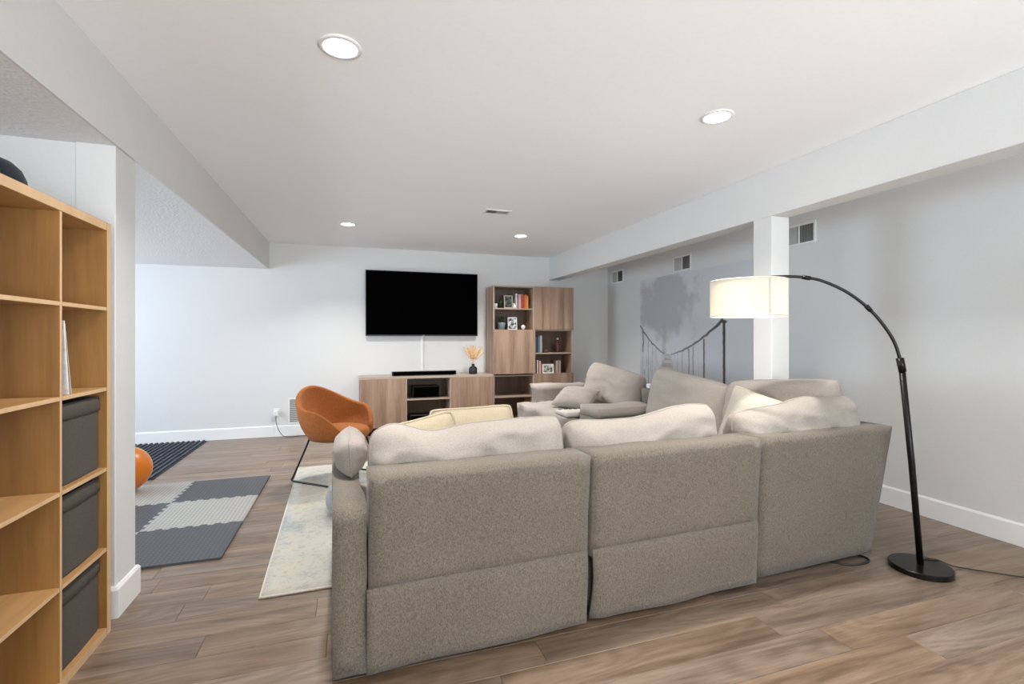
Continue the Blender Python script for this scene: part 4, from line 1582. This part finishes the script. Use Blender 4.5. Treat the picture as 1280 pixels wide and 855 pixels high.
# vase with dried grass
vs0 = empty('vase', (1.60, 6.56, CTOP + 0.0005))
tag(vs0, 'small black vase on the media console', 'vase')
lathe('body', [(0.02, 0.0), (0.052, 0.001), (0.056, 0.008), (0.056, 0.080), (0.048, 0.098), (0.024, 0.110), (0.021, 0.135), (0.025, 0.142), (0.019, 0.142), (0.017, 0.11), (0.012, 0.10)], 'soot', vs0, seg=32)
for k in range(16):
    a_ = 2 * PI * k / 16
    tube('rib', [(0.0565 * math.cos(a_), 0.0565 * math.sin(a_), 0.010), (0.0565 * math.cos(a_), 0.0565 * math.sin(a_), 0.078)], 0.003, 'soot', vs0, 5)
gr = empty('dried_grass', (1.60, 6.56, CTOP + 0.015))
tag(gr, 'dried pampas grass bunch standing in the black vase', 'dried grass')
grnd = random.Random(11)
for k in range(9):
    a_ = grnd.uniform(0, 2 * PI)
    sp = 0.03 + 0.11 * (k / 8.0)
    lx = [-0.13, -0.085, -0.05, -0.02, 0.01, 0.04, 0.08, 0.12, 0.15][k]
    ly = grnd.uniform(-0.05, 0.03)
    hgt = 0.375 - 0.28 * abs(lx) + grnd.uniform(-0.03, 0.02)
    path = [Vector((lx * 0.02, ly * 0.05, 0.0)), Vector((lx * 0.10, ly * 0.2, 0.14)), Vector((lx * 0.55, ly * 0.6, 0.14 + (hgt - 0.14) * 0.55)), Vector((lx, ly, hgt))]
    P_ = smooth_path(path, 5)
    st = tube('stem', P_, 0.0016, 'pampas', gr, 5)
    bm = bmesh.new()
    i0 = int(len(P_) * 0.45)
    seg_ = P_[i0:]
    m = len(seg_)
    bm_tube(bm, seg_, [0.002 + 0.011 * math.sin(PI * (j + 0.3) / (m + 0.3)) for j in range(m)], 6)
    for j in range(130):                      # feathery hairs
        q = grnd.random()
        b0 = seg_[min(m - 1, int(q * m))]
        dr = (seg_[-1] - seg_[0]).normalized()
        side = Vector((grnd.uniform(-1, 1), grnd.uniform(-1, 1), grnd.uniform(-0.2, 0.6))).normalized()
        tip = b0 + side * grnd.uniform(0.012, 0.034) + dr * grnd.uniform(0.0, 0.035)
        wv = dr.cross(side).normalized() * 0.0013
        bm.faces.new([bm.verts.new(b0 - wv), bm.verts.new(b0 + wv), bm.verts.new(tip)])
    link_mesh('plume', bm, 'pampas', st)

# tall cabinets
tall = empty('tall_cabinet', (2.468, 6.63, 0))
tag(tall, 'tall grey-walnut cabinet of two units with doors and open shelves', 'cabinet')
tL = Vector((2.468, 6.63, 0))
tx0, txm, tx1, TT = 1.856, 2.466, 3.078, 2.005
TBX = lambda n, a, b, m, bv=0.0015: cbox(n, a, b, m, bv, tall, tL)
zb = 0.10
for (xa, xb) in ((tx0, txm), (txm, tx1)):
    TBX('side_panel', (xa + 0.0005, CY + 0.02, zb), (xa + 0.018, YF - 0.02, TT - 0.018), 'walnut')
    TBX('side_panel', (xb - 0.018, CY + 0.02, zb), (xb - 0.0005, YF - 0.02, TT - 0.018), 'walnut')
    TBX('top_panel', (xa + 0.0005, CY + 0.004, TT - 0.018), (xb - 0.0005, YF - 0.02, TT), 'walnut_edge')
    TBX('bottom_panel', (xa + 0.018, CY + 0.02, zb), (xb - 0.018, YF - 0.02, zb + 0.018), 'walnut_edge')
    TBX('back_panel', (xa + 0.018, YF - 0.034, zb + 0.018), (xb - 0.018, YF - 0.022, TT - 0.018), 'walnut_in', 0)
    # pale front edges of the uprights
    TBX('edge_strip', (xa + 0.0005, CY + 0.004, zb), (xa + 0.018, CY + 0.0195, TT - 0.018), 'walnut_edge', 0.0008)
    TBX('edge_strip', (xb - 0.018, CY + 0.004, zb), (xb - 0.0005, CY + 0.0195, TT - 0.018), 'walnut_edge', 0.0008)
zA, zBm = 1.388, 0.762          # door boundaries
SH = {}
for nm, xa, xb, z in [('L1', tx0, txm, 1.69), ('L2', tx0, txm, zA), ('L3', tx0, txm, zBm - 0.018), ('L4', tx0, txm, 0.445),
                      ('R1', txm, tx1, zA + 0.0), ('R2', txm, tx1, 1.055), ('R3', txm, tx1, zBm - 0.018)]:
    TBX('shelf_board', (xa + 0.0185, CY + 0.021, z - 0.018), (xb - 0.0185, YF - 0.035, z), 'walnut_edge', 0.001)
    SH[nm] = z
TBX('door', (tx0 + 0.002, CY - 0.014, zBm), (txm - 0.002, CY + 0.0035, zA - 0.004), 'walnut')
TBX('door', (txm + 0.002, CY - 0.014, zA), (tx1 - 0.002, CY + 0.0035, TT - 0.002), 'walnut')
TBX('door', (txm + 0.002, CY - 0.014, zb), (tx1 - 0.002, CY + 0.0035, zBm - 0.004), 'walnut')
TBX('plinth', (tx0 + 0.05, CY + 0.06, 0), (tx1 - 0.05, YF - 0.06, zb), 'black')

# ---- things on the open shelves


def book(x, z, w, h, d, col, cname, label, group, tilt=0.0, y=6.52):
    e = empty('book', (x + w / 2, y, z + 0.0006))
    e.rotation_euler = (0, R(tilt), 0)
    tag(e, label, 'book', group)
    m = cloth_col(cname, col)
    bm = bmesh.new()
    bm_box(bm, (-w / 2, 0, 0), (-w / 2 + 0.002, d, h), 0)
    bm_box(bm, (w / 2 - 0.002, 0, 0), (w / 2, d, h), 0)
    bm_box(bm, (-w / 2, -0.002, 0), (w / 2, 0.001, h), 0.0008)
    link_mesh('cover', bm, m, e)
    bm = bmesh.new()
    bm_box(bm, (-w / 2 + 0.002, 0.001, 0.003), (w / 2 - 0.002, d - 0.003, h - 0.003), 0)
    link_mesh('pages', bm, 'paper', e)
    return e


def book_row(x, z, specs, group, where, y=6.50):
    for (w, h, col, cname, word) in specs:
        book(x, z, w, h, 0.15, col, cname, word + ' ' + where, group, y=y)
        x += w + 0.0015
    return x


book_row(2.212, SH['L1'], [
    (0.022, 0.215, (0.62, 0.60, 0.57), 'white', 'tall white paperback at the start of the row'),
    (0.016, 0.20, (0.10, 0.10, 0.11), 'charcoal', 'thin charcoal paperback next to the white one'),
    (0.036, 0.205, (0.60, 0.38, 0.36), 'pink', 'thick pink hardback'),
    (0.030, 0.21, (0.50, 0.055, 0.05), 'red', 'bright red hardback'),
    (0.022, 0.19, (0.30, 0.06, 0.045), 'maroon', 'narrow maroon paperback'),
    (0.030, 0.20, (0.66, 0.16, 0.03), 'orange', 'wide orange paperback'),
    (0.026, 0.185, (0.74, 0.30, 0.06), 'amber', 'shorter amber paperback at the end of the row'),
], 'books on the top shelf of the tall cabinet', 'on the top open shelf')
book_row(2.50, SH['R2'], [
    (0.026, 0.23, (0.16, 0.16, 0.15), 'slate', 'dark slate hardback'),
    (0.030, 0.245, (0.035, 0.045, 0.05), 'black', 'black hardback'),
    (0.026, 0.25, (0.10, 0.16, 0.22), 'steel', 'steel-blue hardback'),
    (0.030, 0.25, (0.38, 0.38, 0.42), 'silver', 'tall silver-grey hardback'),
], 'dark books below the upper door', 'on the shelf under the upper door')
book_row(2.492, SH['R3'] , [
    (0.020, 0.20, (0.26, 0.26, 0.27), 'greyish', 'grey paperback against the side panel'),
    (0.022, 0.195, (0.06, 0.05, 0.05), 'sooty', 'soot-black paperback'),
    (0.018, 0.20, (0.62, 0.58, 0.54), 'bone', 'bone-white paperback'),
    (0.020, 0.195, (0.42, 0.10, 0.07), 'brick', 'brick-red paperback'),
    (0.018, 0.19, (0.60, 0.56, 0.53), 'pearl', 'pearl-white narrow paperback'),
    (0.018, 0.18, (0.24, 0.06, 0.05), 'wine', 'wine-red short paperback'),
], 'paperbacks left of the framed leaf picture', 'beside the framed leaf picture')
book_row(2.845, SH['R3'], [
    (0.020, 0.19, (0.46, 0.36, 0.30), 'tan', 'tan paperback'),
    (0.022, 0.20, (0.28, 0.15, 0.13), 'brown', 'brown paperback'),
    (0.022, 0.19, (0.40, 0.36, 0.35), 'taupe', 'taupe paperback'),
], 'paperbacks right of the framed leaf picture', 'past the framed leaf picture near the cabinet side')


def photo_frame(x, z, w, h, label, fm_, pic, bord=0.014, mat_b=0.0, y=6.50, rz=0.0, tilt=6.0):
    e = empty('photo_frame', (x, y, z + 0.0024))
    e.rotation_euler = (R(-tilt), 0, R(rz))
    tag(e, label, 'picture frame')
    bm = bmesh.new()
    for a, b in [((-w / 2, 0, 0), (-w / 2 + bord, 0.014, h)), ((w / 2 - bord, 0, 0), (w / 2, 0.014, h)), ((-w / 2 + bord, 0, 0), (w / 2 - bord, 0.014, bord)), ((-w / 2 + bord, 0, h - bord), (w / 2 - bord, 0.014, h))]:
        bm_box(bm, a, b, 0.0015)
    link_mesh('border', bm, fm_, e)
    if mat_b:
        bm = bmesh.new()
        bm_box(bm, (-w / 2 + bord, 0.006, bord), (w / 2 - bord, 0.009, h - bord), 0)
        link_mesh('picture_mat', bm, 'frame_white', e)
    bm = bmesh.new()
    bm_box(bm, (-w / 2 + bord + mat_b, 0.004, bord + mat_b), (w / 2 - bord - mat_b, 0.0085, h - bord - mat_b), 0)
    link_mesh('picture', bm, pic, e)
    bm = bmesh.new()
    bm_box(bm, (-0.012, 0.013, 0.002), (0.012, 0.017, h * 0.75), 0)
    o_ = link_mesh('easel_back', bm, 'black', e)
    return e


photo_frame(2.105, SH['L1'], 0.130, 0.185, 'pale wood picture frame with a dark photograph on the top shelf', 'frame_wood', 'photo_dark', 0.014)
photo_frame(2.165, SH['L2'], 0.135, 0.175, 'white framed black and white photograph beside the blue pot', 'frame_white', 'photo_bw', 0.010, rz=-6)
photo_frame(2.715, SH['R3'], 0.185, 0.142, 'white framed picture of green leaves between paperbacks', 'frame_white', 'photo_green', 0.012, 0.012)


def plant(name, x, z, potmat, pr, ph, leafmat, nl, ll, label, y=6.52, seed=1):
    e = empty(name, (x, y, z + 0.0006))
    tag(e, label, 'plant')
    lathe('pot', [(0.005, 0), (pr * 0.8, 0), (pr, ph * 0.9), (pr * 1.05, ph), (pr * 0.88, ph), (pr * 0.8, ph * 0.85), (0.005, ph * 0.85)], potmat, e, seg=20)
    rn = random.Random(seed)
    for k in range(nl):
        a_ = 2 * PI * k / nl + rn.uniform(-0.3, 0.3)
        out = rn.uniform(0.3, 1.0) * ll
        hh = ll * rn.uniform(0.5, 1.1)
        d = Vector((math.cos(a_), math.sin(a_), 0))
        s = Vector((-d.y, d.x, 0))
        bm = bmesh.new()
        rings = []
        for j in range(5):
            q = j / 4
            c = d * out * q + Vector((0, 0, ph * 0.85 + hh * math.sin(q * 1.9)))
            w_ = ll * 0.20 * math.sin(PI * (0.1 + 0.88 * q)) + 0.001
            rings.append([c - s * w_, c - Vector((0, 0, 0.001)), c + s * w_, c + Vector((0, 0, 0.0015))])
        bm_loft(bm, rings)
        link_mesh('leaf', bm, leafmat, e, True)
    return e


plant('potted_plant', 1.910, SH['L1'], 'pot_white', 0.026, 0.062, 'leaf', 4, 0.05, 'tiny green plant in a white pot on the top shelf', seed=2, y=6.49)
plant('potted_plant', 1.985, SH['L1'], 'black', 0.030, 0.040, 'leaf', 10, 0.075, 'bushy green plant in a low dark pot on the top shelf', seed=5)
plant('potted_plant', 2.005, SH['L2'], 'pot_blue', 0.056, 0.098, 'leaf_dark', 10, 0.11, 'dark leafed plant in a blue-grey pot', seed=9)

fg = empty('figurine', (2.185, 6.47, SH['L1'] + 0.0006))
tag(fg, 'small white animal figurine in front of the framed photograph', 'figurine')
lathe('body', [(0.004, 0), (0.020, 0.001), (0.024, 0.02), (0.018, 0.045), (0.010, 0.058), (0.003, 0.060)], 'white', fg, seg=16)
lathe('head', [(0.002, 0), (0.010, 0.003), (0.013, 0.012), (0.010, 0.021), (0.002, 0.025)], 'white', fg, loc=(-0.012, -0.006, 0.050), seg=14)
lathe('tail', [(0.002, 0), (0.006, 0.003), (0.003, 0.03), (0.001, 0.032)], 'white', fg, loc=(0.018, 0.0, 0.012), seg=8)

orn = empty('shelf_ornament', (2.325, 6.50, SH['L2'] + 0.0006))
tag(orn, 'small round white ornament on the shelf above the door', 'ornament')
lathe('globe', [(0.003, 0.004), (0.018, 0.008), (0.029, 0.022), (0.032, 0.038), (0.028, 0.055), (0.016, 0.066), (0.003, 0.069)], 'pot_white', orn, seg=20)
lathe('stand', [(0.003, 0), (0.022, 0), (0.020, 0.006), (0.003, 0.008)], 'frame_wood', orn, seg=20)

bt = empty('decanter', (2.89, 6.56, SH['R2'] + 0.0006))
tag(bt, 'dark red bottle with a pale stopper on the shelf under the upper door', 'bottle')
lathe('bottle_body', [(0.004, 0), (0.034, 0.001), (0.037, 0.01), (0.037, 0.09), (0.025, 0.12), (0.012, 0.135), (0.011, 0.185), (0.004, 0.186)], cloth_col('winebottle', (0.07, 0.012, 0.012)), bt, seg=20)
lathe('stopper', [(0.003, 0.0), (0.012, 0.001), (0.017, 0.014), (0.012, 0.027), (0.003, 0.03)], 'pot_white', bt, loc=(0, 0, 0.186), seg=14)
trk = empty('trinket_dish', (2.68, 6.50, SH['R2'] + 0.0006))
tag(trk, 'low brown trinket bowl on the shelf under the upper door', 'bowl')
lathe('bowl', [(0.003, 0), (0.022, 0.0), (0.04, 0.03), (0.042, 0.042), (0.038, 0.042), (0.02, 0.008), (0.003, 0.006)], cloth_col('clay', (0.14, 0.07, 0.05)), trk, seg=24)

# ================================================================== OUTLET AND CORD
ol = empty('wall_outlet', (-0.935, YF - 0.0005, 0.245))
tag(ol, 'white wall outlet above the far baseboard', 'outlet')
bm = bmesh.new()
bm_box(bm, (-0.038, -0.006, 0), (0.038, 0, 0.118), 0.002)
link_mesh('cover_plate', bm, 'white', ol)
for z in (0.022, 0.068):
    bm = bmesh.new()
    bm_box(bm, (-0.016, -0.0075, z), (0.016, -0.005, z + 0.028), 0.001)
    link_mesh('receptacle', bm, 'trim', ol)
ad = empty('power_adapter', (-0.935, YF - 0.0082, 0.268))
tag(ad, 'white plug-in power adapter with a dark cord at the far outlet', 'adapter')
bm = bmesh.new()
bm_box(bm, (-0.028, -0.045, 0), (0.028, 0, 0.062), 0.006, 2)
link_mesh('plug_body', bm, 'white', ad)
g = Vector((-0.935, YF - 0.0082, 0.268))
cp = smooth_path([(-0.935, 6.79, 0.275), (-0.93, 6.77, 0.20), (-0.90, 6.75, 0.10), (-0.84, 6.73, 0.02), (-0.76, 6.72, 0.006), (-0.66, 6.74, 0.006), (-0.52, 6.74, 0.006), (-0.2, 6.70, 0.006), (0.02, 6.72, 0.006)], 6)
tube('cord', [p_ - g for p_ in cp], 0.004, 'black', ad, 6)
cp = smooth_path([(-0.92, 6.79, 0.29), (-0.88, 6.785, 0.24), (-0.80, 6.80, 0.17), (-0.72, 6.795, 0.12), (-0.62, 6.79, 0.03), (-0.5, 6.78, 0.006), (-0.1, 6.78, 0.006), (0.04, 6.77, 0.006)], 6)
tube('cord', [p_ - g for p_ in cp], 0.003, 'white', ad, 6)
